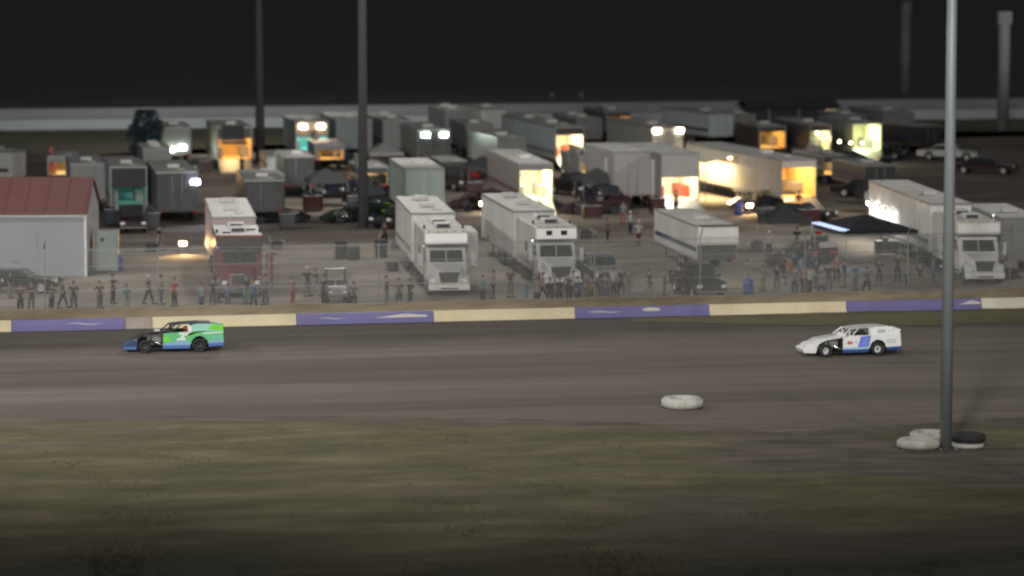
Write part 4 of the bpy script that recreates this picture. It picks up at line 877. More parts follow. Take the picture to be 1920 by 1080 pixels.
# parked race cars in the pits
def parked_racer(px, py, yaw, label, body, acc):
    p = G(px, py); return race_car((p.x, p.y, .02), yaw, label, body, body, acc, BLACKP, body, body, RIMD, 'p', group='race cars parked in the pits')
NEON = mat('neon_yellow_paint', (.30, .45, .03), .4); REDC = mat('red_race_paint', (.35, .03, .03), .4)
parked_racer(820, 332, R(12), 'black race car with a neon yellow-green tail below the twin small floodlights', BLK, NEON)
parked_racer(1470, 500, R(40), 'dark race car among the people left of the black canopy', BRN, REDC)
parked_racer(590, 372, R(20), 'blue-black race car in the group left of the thick light pole', DBL, CHROME)
parked_racer(900, 336, R(30), 'dull red race car between the central trailers', REDC, BLK)
parked_racer(630, 418, R(25), 'dark green race car nearest the camera left of the thick light pole', DGR, NEON)
parked_racer(552, 416, R(-160), 'black race car nearest the dark trailer with pale roof', BLK, CHROME)
parked_racer(735, 330, R(15), 'dark brown race car under the patchy roofed grey trailer', BRN, BRN)
parked_racer(862, 396, R(40), 'dark maroon race car beside the second motorhome trailer', MAR, REDC)
parked_racer(1080, 402, R(10), 'maroon race car in the aisle right of the yellow-white lit trailer', MAR, MAR)
parked_racer(1392, 392, R(10), 'black race car in the light of the long yellow-lit trailer', BLK, BLK)
# ------------------------------------------------------------------ pit gear
def tool_cart(px, py, yaw, m, where, tall=1.1, w_=1.2):
    p = G(px, py); t = thing('tool_cart', where, 'tool cart', (p.x, p.y, .02), yaw, 'tool carts in the pits')
    bm = new(); bx(bm, -w_/2, w_/2, 0, .6, .14, tall); obj('cabinet', bm, m, t, bevel=.02)
    for k in range(4):
        z = .2+k*(tall-.3)/4; bm = new(); bx(bm, -w_/2+.05, w_/2-.05, -.02, -.002, z, z+(tall-.3)/4-.03); d = obj('drawer', bm, m, t)
        bm = new(); bx(bm, -w_/3, w_/3, -.045, -.021, z+.08, z+.10); obj('handle', bm, CHROME, d)
    bm = new(); bx(bm, -w_/2-.02, w_/2+.02, -.02, .62, tall+.001, tall+.04); obj('worktop', bm, STEEL, t)
    bm = new(); bx(bm, -.3, .1, .1, .4, tall+.04, tall+.22); obj('tool_tray', bm, LENS_R if m is BLK else CHAR, t)
    for x in (-w_/2+.1, w_/2-.1):
        for y in (.1, .5):
            bm = new(); lathe(bm, [(.001, -.02), (.06, -.02), (.06, .02), (.001, .02)], 10, Matrix.Translation((x, y, .07)) @ Matrix.Rotation(R(90), 4, 'Y')); obj('caster', bm, DARK, t)
CRT = mat('red_cart_paint', (.05, .012, .012), .35, coat=.3); CGT = mat('grey_cart_paint', (.07, .07, .075), .4); CBT = mat('blue_cart_paint', (.01, .015, .035), .4)
for a in ((590, 398, .3, CRT, 'red tool cart among the dark race cars left of the thick light pole'), (668, 398, 0, CGT, 'grey tool cart touching the foot of the thick light pole'), (612, 352, .2, CBT, 'blue tool cart by the small orange lamp behind the dark cars'),
          (700, 352, -.2, BLK, 'black tool cart with red tray right of the thick light pole'), (540, 432, .1, CGT, 'grey tool cart at the corner of the dark trailer with pale roof'), (748, 352, .2, CRT, 'red tool cart behind the big white motorhome trailer'),
          (912, 384, .1, CBT, 'blue tool cart between the second motorhome trailer and the race cars'), (890, 372, -.3, CRT, 'red tool cart behind the brown pickup'), (850, 345, 0, CGT, 'grey tool cart near the neon tailed race car'),
          (1112, 412, .2, CRT, 'red tool cart near the maroon race car in the aisle'), (1146, 388, 0, BLK, 'black tool cart with red tray at the blank grey trailer wall'), (1235, 402, .1, CRT, 'red tool cart left of the blazing white doorway'),
          (1440, 420, .3, CGT, 'grey tool cart below the dazzling orange work light'), (1520, 425, .2, CRT, 'red tool cart right of the dazzling orange work light'), (1575, 322, .1, CGT, 'grey tool cart under the slack string of lamps'),
          (1605, 330, 0, CRT, 'red tool cart between the string of lamps and the lime lit trailer'), (1660, 322, .2, CBT, 'blue tool cart at the corner of the lime lit trailer'), (1540, 470, .2, BLK, 'black tool cart with red tray under the left edge of the black canopy'),
          (1665, 480, .1, CGT, 'grey tool cart under the right edge of the black canopy'), (282, 432, .1, CGT, 'grey tool cart right of the maroon pickup'), (215, 425, 0, CBT, 'blue tool cart left of the maroon pickup'),
          (385, 325, 0, CRT, 'red tool cart beside the orange glowing trailer'), (510, 330, 0, CGT, 'grey tool cart beside the low pale trailer'), (1130, 325, 0, BLK, 'black tool cart with red tray right of the red door frame')):
    tool_cart(a[0], a[1], a[2]+TH, a[3], a[4], random.uniform(.95, 1.25), random.uniform(1.0, 1.6))
def generator(px, py, m, label):
    p = G(px, py); t = thing('generator', label, 'generator', (p.x, p.y, .02), TH)
    bm = new(); bx(bm, -.4, .4, 0, .5, .12, .55); obj('engine_case', bm, m, t, bevel=.04)
    bm = new()
    for y in (-.03, .53):
        tube(bm, (-.48, y, .02), (-.48, y, .65), .02, n=6); tube(bm, (.48, y, .02), (.48, y, .65), .02, n=6); tube(bm, (-.48, y, .65), (.48, y, .65), .02, n=6)
    for x in (-.48, .48): tube(bm, (x, -.03, .02), (x, .53, .02), .02, n=6)
    obj('frame', bm, STEEL, t)
    bm = new(); bx(bm, -.25, .25, .05, .45, .56, .68); obj('fuel_tank', bm, CRT, t, bevel=.03)
generator(745, 470, CGT, 'small generator left of the big white motorhome'); generator(1420, 470, CGT, 'small generator right of the white-nosed trailer'); generator(520, 470, CGT, 'small generator right of the red hauler')
generator(1100, 450, CGT, 'small generator in the aisle beside the second motorhome')
# ------------------------------------------------------------------ quad / UTV
def utv(px, py, yaw, label, paint):
    p = G(px, py); t = thing('utility_buggy', label, 'buggy', (p.x, p.y, .02), yaw)
    bm = new(); prism(bm, [(0, .5), (.1, .85), (.8, 1.0), (1.1, .95), (1.15, .5), (1.9, .45), (2.0, .85), (2.9, .85), (2.9, .45), (0, .4)], -.55, .55, 'x'); obj('body', bm, paint, t, bevel=.04)
    bm = new()
    for s in (-1, 1): tube(bm, (s*.6, 1.0, .9), (s*.52, 1.35, 1.85), .03, n=8); tube(bm, (s*.52, 1.35, 1.85), (s*.52, 2.1, 1.85), .03, n=8); tube(bm, (s*.52, 2.1, 1.85), (s*.6, 2.2, .85), .03, n=8)
    obj('roll_cage', bm, CHAR, t)
    bm = new(); bx(bm, -.6, .6, 1.3, 2.15, 1.87, 1.92); obj('canopy', bm, CHAR, t, bevel=.02)
    for s in (-1, 1):
        bm = new(); bx(bm, s*.28-.22, s*.28+.22, 1.3, 1.75, .72, .82); bx(bm, s*.28-.22, s*.28+.22, 1.75, 1.85, .8, 1.25); obj('seat', bm, CHAR, t, bevel=.03)
        bm = new(); bx(bm, s*.4-.1, s*.4+.1, -.02, .03, .68, .8); obj('headlight', bm, LENS_W, t)
        wheel(t, s*.62, .45, .33, .25, s, RIMD); wheel(t, s*.62, 2.4, .33, .25, s, RIMD)
    bm = new(); bx(bm, -.5, .5, -.06, -.01, .45, .58); obj('bumper', bm, CHROME, t, bevel=.02)
    bm = new(); bx(bm, -.4, .4, 0.0, .3, .88, .9); obj('hood_plate', bm, WHITE, t)
    return t
utv(634, 572, R(8), 'dark side-by-side buggy with pale hood behind the fence left of the big motorhome', GREY)
# ------------------------------------------------------------------ canopy with blue light
def canopy(px, py, yaw, w_, d_, h_, label, m, blue=False):
    p = G(px, py); t = thing('canopy_tent', label, 'canopy', (p.x, p.y, .02), yaw)
    bm = new(); a, b = w_/2, d_/2
    c = [bm.verts.new(v) for v in ((-a, -b, h_), (a, -b, h_), (a, b, h_), (-a, b, h_))]; e = [bm.verts.new(v) for v in ((-a, -b, h_-.3), (a, -b, h_-.3), (a, b, h_-.3), (-a, b, h_-.3))]
    top = bm.verts.new((0, 0, h_+.8))
    for i in range(4): bm.faces.new([c[i], c[(i+1) % 4], top]); bm.faces.new([e[i], e[(i+1) % 4], c[(i+1) % 4], c[i]])
    o = obj('roof', bm, m, t); s = o.modifiers.new('thickness', 'SOLIDIFY'); s.thickness = .02
    for i, (x, y) in enumerate(((-a+.05, -b+.05), (a-.05, -b+.05), (a-.05, b-.05), (-a+.05, b-.05))):
        bm = new(); tube(bm, (x, y, 0), (x, y, h_-.02), .03, n=8); bx(bm, x-.08, x+.08, y-.08, y+.08, 0, .02); obj('leg', bm, ALU, t)
    if blue:
        bm = new(); bx(bm, -a-.25, -a+.35, -b+.3, b-.3, h_+.02, h_+.10); obj('strip_light', bm, glow('blue_strip', (.28, .48, 1), 1.1), t)  # valance panel given its own glow to stand for blue light on it
        lamp('strip_lamp', 'AREA', (-a+.6, 0, h_-.55), 90, (.35, .6, 1), t, shape='RECTANGLE', size=.3, size_y=4)
    return t
canopy(1622, 505, R(14), 4.8, 6.0, 2.7, 'black canopy tent with a blue light strip under its left edge', BLACKP, True)
canopy(450, 372, R(10), 3.0, 3.0, 2.3, 'small dark canopy behind the red hauler', DK) if False else None
# canopy whose blue-lit left valance is made to glow
tt = [o for o in COL.objects if o.get('label', '').startswith('black canopy tent')][0]
canopy(612, 388, R(12), 3.0, 3.0, 2.2, 'dark canopy over the group of race cars left of the thick light pole', DK)
canopy(905, 362, R(12), 3.0, 3.0, 2.2, 'charcoal canopy between the second motorhome trailer and the brown pickup', CHAR)
canopy(1120, 388, R(12), 3.0, 3.0, 2.2, 'dark canopy right of the yellow-white lit trailer', DK)
canopy(1600, 350, R(12), 3.0, 3.0, 2.2, 'dark canopy below the lime lit trailer', DK)
canopy(720, 330, R(12), 3.0, 3.0, 2.1, 'grey canopy behind the thick light pole, right side', GREY)
canopy(1470, 470, R(12), 3.0, 3.0, 2.2, 'charcoal canopy left of the black canopy with the blue light', CHAR)
# string of lamps
p = G(1540, 300); t = thing('lamp_string', 'slack string of small warm lamps over the pale green-yellow trailer', 'lamp string', (p.x, p.y-3, .02), R(-18))
bm = new(); tube(bm, (-1.8, 0, 0), (-1.8, 0, 3.4), .04); tube(bm, (3.5, 0, 0), (3.5, 0, 2.0), .04); obj('poles', bm, STEEL, t)
pts = [Vector((-1.8+i*.53, 0, 3.35-.14*i-.5*math.sin(i/10*math.pi))) for i in range(11)]
bm = new()
for a, b in zip(pts, pts[1:]): tube(bm, a, b, .015, n=5)
obj('wire', bm, DARK, t)
for q in pts[::2]:
    bm = new(); sph(bm, q-Vector((0, 0, .12)), .10); obj('bulb', bm, glow('bulb_glass', (1, .72, .38), 30), t)
lamp('string_lamp', 'POINT', (.8, -.8, 2.2), 130, (1, .68, .34), t, shadow_soft_size=.4)
# lamp on a stand by the orange glow
def stand_light(px, py, h_, label, col, en, r=.28):
    p = G(px, py); t = thing('work_light_stand', label, 'work light', (p.x, p.y, .02), TH)
    bm = new(); tube(bm, (0, 0, .5), (0, 0, h_), .03)
    for k in range(3): a = k*2.09; tube(bm, (0, 0, .6), (.5*math.cos(a), .5*math.sin(a), 0), .02, n=6)
    obj('tripod', bm, CHAR, t)
    bm = new(); bx(bm, -.25, .25, -.05, .1, h_, h_+.3); f = obj('lamp_head', bm, CHAR, t)
    bm = new(); bx(bm, -.23, .23, -.075, -.052, h_+.03, h_+.27); obj('lens', bm, glow('stand_lens_%.2f' % col[2], col, 60), f)
    if en: l = lamp('stand_lamp', 'SPOT', (0, -.25, h_+.15), en, col, t, spot_size=R(140), spot_blend=.6, shadow_soft_size=.15); l.rotation_euler = (R(-50), 0, 0)
stand_light(1468, 412, .95, 'dazzling orange work light on a short stand below the orange glowing trailer', (1, .72, .42), 1040)
stand_light(343, 478, .6, 'low orange lamp lighting a patch of dirt left of the red hauler', (1, .58, .22), 700)
stand_light(1090, 330, .6, 'small amber lamp on the ground by the red door frame', (1, .62, .22), 480)
stand_light(620, 350, .6, 'small orange lamp behind the dark cars', (1, .55, .2), 280)
stand_light(1405, 402, .5, 'orange lamp on the dirt left of the dazzling orange work light', (1, .6, .25), 300)
stand_light(1560, 316, .8, 'orange lamp below the slack string of lamps', (1, .6, .25), 260)  # lamp added here to warm the pits
stand_light(508, 328, .5, 'orange lamp at the foot of the low pale trailer', (1, .55, .2), 200)
stand_light(905, 398, .5, 'amber lamp beside the second motorhome trailer', (1, .68, .35), 140)  # amber lamp added for more warm light between the rows
stand_light(300, 352, 1.0, 'orange lamp glowing left of the dark grey trailer', (1, .55, .2), 240)  # orange lamp added to warm this corner of the pits
# ------------------------------------------------------------------ barrels, tyre stacks
def barrel(px, py, m, label):
    p = G(px, py); bm = new(); lathe(bm, [(.001, 0), (.29, 0), (.29, .28), (.305, .30), (.29, .32), (.29, .58), (.305, .60), (.29, .62), (.29, .88), (.27, .9), (.001, .88)], 20)
    o = obj('barrel', bm, m, loc=(p.x, p.y, .02)); tag(o, label, 'barrel'); o.scale = (1.1, 1.1, 1.15)
BLB = mat('blue_plastic', (.06, .075, .26), .5)
barrel(1403, 556, BLB, 'blue barrel beside the black pickup behind the fence'); barrel(1385, 404, BLB, 'blue-violet barrel in the aisle below the long yellow-lit trailer')
barrel(222, 508, BLB, 'blue barrel at the foot of the pale green-grey cabinet'); 
def tyre_stack(px, py, n, label, r=.42, m=None):
    p = G(px, py)
    for k in range(n):
        bm = new(); h = .28; i = r*.55
        lathe(bm, [(i, .02), (r*.8, 0), (r, h*.25), (r, h*.75), (r*.8, h), (i, h*.93), (i, .02)], 20)
        o = obj('tyre', bm, m or DTYRE, loc=(p.x+random.uniform(-.05, .05), p.y+random.uniform(-.05, .05), .02+k*.285)); o.rotation_euler.z = k
        tag(o, ('topmost' if k == n-1 else ('bottom', 'second from bottom', 'third from bottom', 'fourth from bottom')[k])+' black tyre of '+label, 'tyre', 'stacked tyres')
tyre_stack(640, 484, 4, 'the stack behind the dark buggy'); tyre_stack(663, 487, 3, 'the shorter stack behind the dark buggy')
tyre_stack(714, 482, 4, 'the stack left of the big motorhome'); tyre_stack(285, 472, 2, 'the low stack near the orange lamp patch')
tyre_stack(735, 508, 2, 'the pair at the left flank of the big motorhome'); tyre_stack(1730, 500, 4, 'the stack left of the infield pole behind the fence'); tyre_stack(1752, 503, 3, 'the second stack beside the right hauler')
# ------------------------------------------------------------------ tree
def tree(px, py, h_, w_, label):
    p = G(px, py); t = thing('tree', label, 'tree', (p.x, p.y, .02))
    bm = new(); tube(bm, (0, 0, 0), (.1, 0, h_*.45), .22, .12)
    rng = random.Random(5)
    for k in range(9):
        a = rng.uniform(0, 6.28); tube(bm, (.05, 0, h_*(.25+.03*k)), (w_*.4*math.cos(a), w_*.4*math.sin(a), h_*(.5+.045*k)), .06, .02, 6)
    obj('trunk', bm, mat('bark', (.06, .045, .035), .9), t)
    bm = new()
    for k in range(5200):
        u = rng.uniform(0, 1); a = rng.uniform(0, 6.28); z = .12+.88*u
        rr = w_*.5*(math.sin(min(1, z*1.05)*math.pi*.86)**.6)*(1+.22*math.sin(a*3+z*9))*rng.uniform(.2, 1)**.5
        if math.sin(a*4+z*17)+math.sin(z*23+a) > 1.1: continue
        c = Vector((rr*math.cos(a), rr*math.sin(a), z*h_)); s = rng.uniform(.07, .16)
        d1 = Vector((rng.gauss(0, 1), rng.gauss(0, 1), rng.gauss(0, 1))).normalized()*s; d2 = Vector((rng.gauss(0, 1), rng.gauss(0, 1), rng.gauss(0, 1))).normalized()*s
        f = bm.faces.new([bm.verts.new(c-d1), bm.verts.new(c+d2), bm.verts.new(c+d1), bm.verts.new(c-d2*.6)]); f.material_index = rng.randint(0, 1)
    obj('crown', bm, [mat('needle_dark', (.018, .035, .042), .8, spec=.2), mat('needle_blue', (.035, .06, .07), .8, spec=.2)], t)
tree(274, 316, 5.2, 3.0, 'dark bluish evergreen tree left of the greenish work lights')
# ------------------------------------------------------------------ people
SKIN = mat('skin', (.26, .17, .125), .6, var=.08)
HAIRD = mat('dark_hair', (.03, .02, .015), .8); CAPW = mat('pale_cap', (.5, .5, .5), .8)
def skin_mesh(name, verts, edges, root=0, sub=1):
    me = bpy.data.meshes.new(name); me.from_pydata([v[:3] for v in verts], edges, []); o = bpy.data.objects.new(name, me); COL.objects.link(o)
    bpy.context.view_layer.objects.active = o
    m = o.modifiers.new('s', 'SKIN'); m.use_smooth_shade = True; m.branch_smoothing = .6
    sv = me.skin_vertices[0].data
    for i, v in enumerate(verts):
        r = v[3]; sv[i].radius = (r, r) if not isinstance(r, tuple) else r
        sv[i].use_root = (i == root)
    s = o.modifiers.new('u', 'SUBSURF'); s.levels = sub; s.render_levels = sub
    dg = bpy.context.evaluated_depsgraph_get(); dg.update(); ev = o.evaluated_get(dg); out = bpy.data.meshes.new_from_object(ev); out.name = name
    bpy.data.objects.remove(o); 
    for pl in out.polygons: pl.use_smooth = True
    return out
def make_pose(kind):
    # facing -y, origin between the feet
    def limb_arm(s):
        if kind == 'stand': return [(s*.21, .0, 1.42, .055), (s*.26, .03, 1.16, .042), (s*.25, -.06, .92, .03)]
        if kind == 'hips': return [(s*.21, .0, 1.42, .055), (s*.40, .06, 1.20, .042), (s*.22, -.06, 1.04, .03)]
        if kind == 'cross': return [(s*.21, .0, 1.42, .055), (s*.27, -.05, 1.17, .042), (s*.02, -.24, 1.20, .03)]
        if kind == 'rail': return [(s*.21, .0, 1.42, .055), (s*.30, -.12, 1.22, .042), (s*.28, -.38, 1.18, .03)]
        if kind == 'walk': return [(s*.21, .0, 1.42, .055), (s*.26, s*.10, 1.18, .042), (s*.24, s*.02-.18+s*.1, 1.0, .03)]
    st = .26 if kind == 'walk' else 0
    leg = lambda s: [(s*.10, 0, .90, .095), (s*.12, -s*st*.5-.01, .50, .062), (s*.13, -s*st+.03, .09, .042), (s*.14, -s*st-.15, .03, .032)]
    V_ = []; E = []
    def chain(start, pts):
        pr = start
        for q in pts: V_.append(q); E.append((pr, len(V_)-1)) if pr is not None else None; pr = len(V_)-1
        return pr
    chain(None, [(0, 0, .96, (.15, .11))]); chain(0, [(0, -.01, 1.12, (.14, .10)), (0, 0, 1.30, (.16, .11)), (0, 0, 1.44, (.10, .075)), (0, -.005, 1.52, .05), (0, -.01, 1.60, .075), (0, -.012, 1.69, .085), (0, -.005, 1.75, .06)])
    head = 6
    V_.append((0, -.105, 1.645, .012)); E.append((5, len(V_)-1))        # nose
    for s in (-1, 1): V_.append((s*.088, 0, 1.655, .012)); E.append((5, len(V_)-1))   # ears
    for s in (-1, 1):
        chain(0, leg(s)); e = chain(2, limb_arm(s))
        w_ = Vector(V_[e][:3]); el = Vector(V_[e-1][:3]); d = (w_-el).normalized()
        V_.append((*(w_+d*.06), .03)); E.append((e, len(V_)-1)); pm = len(V_)-1
        side = d.cross(Vector((0, 0, 1))); side = side.normalized() if side.length > .1 else Vector((1, 0, 0))
        for k, ln in ((-1.5, .065), (-.5, .08), (.5, .075), (1.5, .055)):
            a = w_+d*.10+side*.018*k; b = a+d*ln*.7+Vector((0, 0, -.012))
            V_.append((*a, .009)); E.append((pm, len(V_)-1)); V_.append((*b, .008)); E.append((len(V_)-2, len(V_)-1))
        th = w_+d*.05+side*.05; V_.append((*th, .011)); E.append((pm, len(V_)-1))
    body = skin_mesh('person', V_, E)
    # clothes
    T = [(0, 0, .80, (.165, .12)), (0, -.01, 1.12, (.165, .12)), (0, 0, 1.30, (.18, .125)), (0, 0, 1.43, (.115, .085))]; TE = [(0, 1), (1, 2), (2, 3)]
    for s in (-1, 1):
        a = limb_arm(s); i = len(T); T += [(a[0][0], a[0][1], a[0][2], .07), (a[1][0], a[1][1], a[1][2]+.02, .058)]; TE += [(2, i), (i, i+1)]
    shirt = skin_mesh('shirt', T, TE)
    T = [(0, 0, .98, (.17, .125))]; TE = []
    for s in (-1, 1):
        a = leg(s); i = len(T); T += [(a[0][0], a[0][1], a[0][2]-.05, .115), (a[1][0], a[1][1], a[1][2], .082), (a[2][0], a[2][1], .12, .066)]; TE += [(0, i), (i, i+1), (i+1, i+2)]
    trousers = skin_mesh('trousers', T, TE)
    bm = new(); sph(bm, Vector((0, .015, 1.705)), .103, sc=(.92, 1.05, .85)); 
    for v in list(bm.verts):
        if v.co.z < 1.67 and v.co.y < .0: bm.verts.remove(v)
    hair = bpy.data.meshes.new('hair'); bm.to_mesh(hair); bm.free()
    bm = new()
    for s in (-1, 1): bx(bm, s*.14-.055, s*.14+.055, -s*st-.2, -s*st+.09, .0, .09)
    shoes = bpy.data.meshes.new('shoes'); bm.to_mesh(shoes); bm.free()
    eye = []
    for s in (-1, 1):
        bm = new(); sph(bm, Vector((s*.033, -.088, 1.675)), .011, seg=8); e = bpy.data.meshes.new('eye'); bm.to_mesh(e); bm.free(); eye.append(e)
    for m in (body, shirt, trousers, hair, shoes, eye[0], eye[1]):
        m.materials.clear(); m.materials.append(SKIN if m is body else DARK)
    return dict(body=body, shirt=shirt, trousers=trousers, hair=hair, shoes=shoes, eye=eye[0], eye2=eye[1])
POSE = {k: make_pose(k) for k in ('stand', 'hips', 'cross', 'rail', 'walk')}
def cloth(name, c): return mat('cloth_'+name, [v*.62 for v in c], .85, var=.15, spec=.2)
CL = {'red': cloth('red', (.40, .04, .05)), 'maroon': cloth('maroon', (.13, .03, .035)), 'black': cloth('black', (.02, .02, .024)), 'navy': cloth('navy', (.025, .03, .09)), 'blue': cloth('blue', (.06, .15, .42)),
      'jeans': cloth('jeans', (.06, .08, .16)), 'grey': cloth('grey', (.18, .18, .18)), 'lightgrey': cloth('lightgrey', (.36, .38, .38)), 'white': cloth('white', (.52, .53, .52)), 'tan': cloth('tan', (.28, .22, .14)),
      'brown': cloth('brown', (.10, .065, .045)), 'orange': cloth('orange', (.42, .16, .05)), 'teal': cloth('teal', (.10, .26, .27)), 'pink': cloth('pink', (.42, .16, .18)), 'lightblue': cloth('lightblue', (.26, .38, .48))}
def person(px, py, pose, shirt, trousers, label, yaw=0, hair=None, sc=1.0, z=.02, group='people in the pits'):
    p = G(px, py); P_ = POSE[pose]; o = bpy.data.objects.new('person', P_['body']); COL.objects.link(o)
    o.location = (p.x, p.y, z); o.rotation_euler.z = R(yaw); o.scale = (sc*1.04, sc*1.04, sc); tag(o, label, 'person', group)
    for k, m in (('shirt', CL[shirt]), ('trousers', CL[trousers]), ('hair', hair or HAIRD), ('shoes', DARK), ('eye', DARK), ('eye2', DARK)):
        c = bpy.data.objects.new(k.rstrip('2'), P_[k]); COL.objects.link(c); c.parent = o; c.material_slots[0].link = 'OBJECT'; c.material_slots[0].material = m
PP = [(36, 590, 'stand', 'maroon', 'black', 'person in maroon top, leftmost at the fence', 5), (60, 588, 'cross', 'maroon', 'grey', 'person in maroon top with folded arms and grey trousers near the left edge', -20),
 (95, 585, 'rail', 'brown', 'black', 'person in brown top reaching to the fence below the shed', 10), (141, 588, 'stand', 'black', 'jeans', 'person in black top and blue jeans below the shed corner', 0),
 (190, 588, 'hips', 'brown', 'brown', 'person in brown clothes with hands on hips below the pale cabinet', 0), (237, 588, 'stand', 'teal', 'lightgrey', 'person in teal top and light trousers above the green race car', 15),
 (280, 580, 'walk', 'black', 'black', 'person in black with a pale cap walking', 30), (327, 580, 'stand', 'red', 'black', 'person in bright red top left of the red hauler', 0),
 (376, 584, 'cross', 'lightblue', 'jeans', 'person in light blue top with folded arms before the red hauler', -10), (398, 582, 'stand', 'navy', 'jeans', 'person in navy top before the red hauler', 20),
 (425, 585, 'rail', 'blue', 'grey', 'person in blue top reaching to the fence before the red hauler', 0), (478, 584, 'stand', 'blue', 'navy', 'person in blue top and navy trousers under the red hauler mirror', -5), (500, 582, 'hips', 'grey', 'jeans', 'person in grey top with hands on hips right of the red hauler', 0),
 (545, 580, 'cross', 'pink', 'red', 'person in pink top and red trousers left of the dark buggy', 0), (577, 565, 'stand', 'black', 'grey', 'person in black with a pale cap beside the dark buggy', 0),
 (608, 583, 'stand', 'black', 'black', 'person all in black in front of the dark buggy', 0), (665, 582, 'rail', 'grey', 'black', 'person in grey top reaching to the fence right of the dark buggy', 0),
 (745, 580, 'stand', 'grey', 'jeans', 'person in grey top left of the big white motorhome front', 0), (768, 578, 'hips', 'black', 'jeans', 'person in black top with hands on hips at the big motorhome bumper', 0),
 (955, 572, 'stand', 'brown', 'grey', 'person in brown top between the two motorhomes', 0),
 (985, 577, 'cross', 'lightblue', 'lightblue', 'person in pale blue clothes left of the second motorhome', 0), (1003, 577, 'stand', 'lightgrey', 'jeans', 'person in light grey top left of the second motorhome hood', 0),
 (1030, 576, 'rail', 'navy', 'navy', 'person in navy top and navy trousers in front of the second motorhome', 5), (1048, 575, 'stand', 'navy', 'black', 'person in navy top and black trousers before the second motorhome grille', 0), (1064, 575, 'cross', 'black', 'navy', 'person in black top with folded arms before the second motorhome', -8),
 (1084, 574, 'stand', 'blue', 'navy', 'person in vivid blue top before the second motorhome', 0), (1100, 573, 'stand', 'teal', 'grey', 'person in teal top left of the silver pickup', 0), (1112, 570, 'walk', 'orange', 'brown', 'person in orange top walking beside the silver pickup', 40),
 (1152, 566, 'stand', 'white', 'navy', 'person in white shirt in front of the silver pickup', 0), (1132, 570, 'hips', 'grey', 'jeans', 'person in grey top with hands on hips before the silver pickup', 0), (1178, 569, 'stand', 'grey', 'lightgrey', 'person in grey top and light trousers right of the silver pickup', 0),
 (1216, 560, 'walk', 'black', 'lightgrey', 'person in black top and light trousers walking between silver and black pickups', 20),
 (1140, 455, 'stand', 'maroon', 'black', 'person in maroon top in the aisle above the silver pickup', 30), (1196, 462, 'walk', 'white', 'maroon', 'person in white top and maroon trousers beside the pale grey nosed trailer', -30), (1185, 440, 'stand', 'white', 'navy', 'person in white top near the tall blank grey trailer', 10),
 (1172, 420, 'stand', 'lightgrey', 'pink', 'person in light grey top and pink trousers in the aisle', 0), (1128, 402, 'stand', 'white', 'black', 'person in white top and black trousers by the maroon race car', 0),
 (1455, 545, 'stand', 'black', 'grey', 'person in black top and grey trousers left in the group at the canopy', 0), (1470, 520, 'cross', 'brown', 'black', 'person in brown top with folded arms behind the group at the canopy', 20), (1490, 555, 'stand', 'grey', 'jeans', 'person in grey top and blue jeans in the group at the canopy', 0),
 (1508, 548, 'hips', 'orange', 'black', 'person in orange top with hands on hips in the group at the canopy', -15), (1528, 540, 'stand', 'maroon', 'grey', 'person in maroon top and grey trousers in the group at the canopy', 10), (1540, 560, 'walk', 'lightgrey', 'jeans', 'person in light grey top walking before the canopy', 40),
 (1565, 530, 'stand', 'pink', 'black', 'person in pink top at the left canopy leg', 0), (1600, 545, 'stand', 'teal', 'grey', 'person in teal top in front of the canopy', 0), (1650, 535, 'cross', 'black', 'brown', 'person in black top and brown trousers in front of the canopy', 0), (1680, 528, 'stand', 'brown', 'black', 'person in brown top and black trousers at the right canopy leg', 0),
 (1520, 505, 'stand', 'brown', 'jeans', 'person in brown top and jeans left of the canopy', 0), (1495, 470, 'walk', 'black', 'tan', 'person in black top and tan trousers in the aisle left of the canopy', 30), (1440, 480, 'stand', 'white', 'black', 'person in white top right of the white-nosed trailer', 0),
 (300, 470, 'walk', 'black', 'tan', 'person in black top and tan trousers near the orange lamp patch', 60), (720, 462, 'stand', 'brown', 'black', 'person in brown top left of the big motorhome trailer', 0), (935, 480, 'stand', 'brown', 'grey', 'person in brown top and grey trousers in the gap between the motorhomes', 0),
 (1066, 312, 'stand', 'teal', 'black', 'person in teal top at the red door frame', 0), (1270, 400, 'stand', 'orange', 'black', 'person in orange top at the blazing doorway', 0), (595, 318, 'stand', 'black', 'navy', 'person in black at the cyan lit doorway', 0),
 (1010, 412, 'stand', 'black', 'black', 'person in black at the yellow-white lit trailer end', 0), (1500, 402, 'stand', 'red', 'black', 'person in red top at the orange glowing trailer end', 0), (455, 330, 'stand', 'brown', 'black', 'person in brown at the orange glowing trailer under the raised door', 0)]
for q in PP:
    person(q[0]+random.uniform(-4, 4), q[1]+(random.choice((-14, -9, -5, -2, 0)) if q[1] > 560 else 0), q[2], q[3], q[4], q[5], q[6]+random.uniform(-60, 60), CAPW if 'cap' in q[5] or 'white top' in q[5] else None, sc=random.uniform(.88, 1.03))
SH = ['black', 'navy', 'brown', 'grey', 'maroon', 'teal', 'tan', 'orange', 'lightblue', 'white']; TR = ['tan', 'teal', 'black', 'grey', 'brown', 'maroon', 'navy', 'lightgrey', 'jeans', 'black']
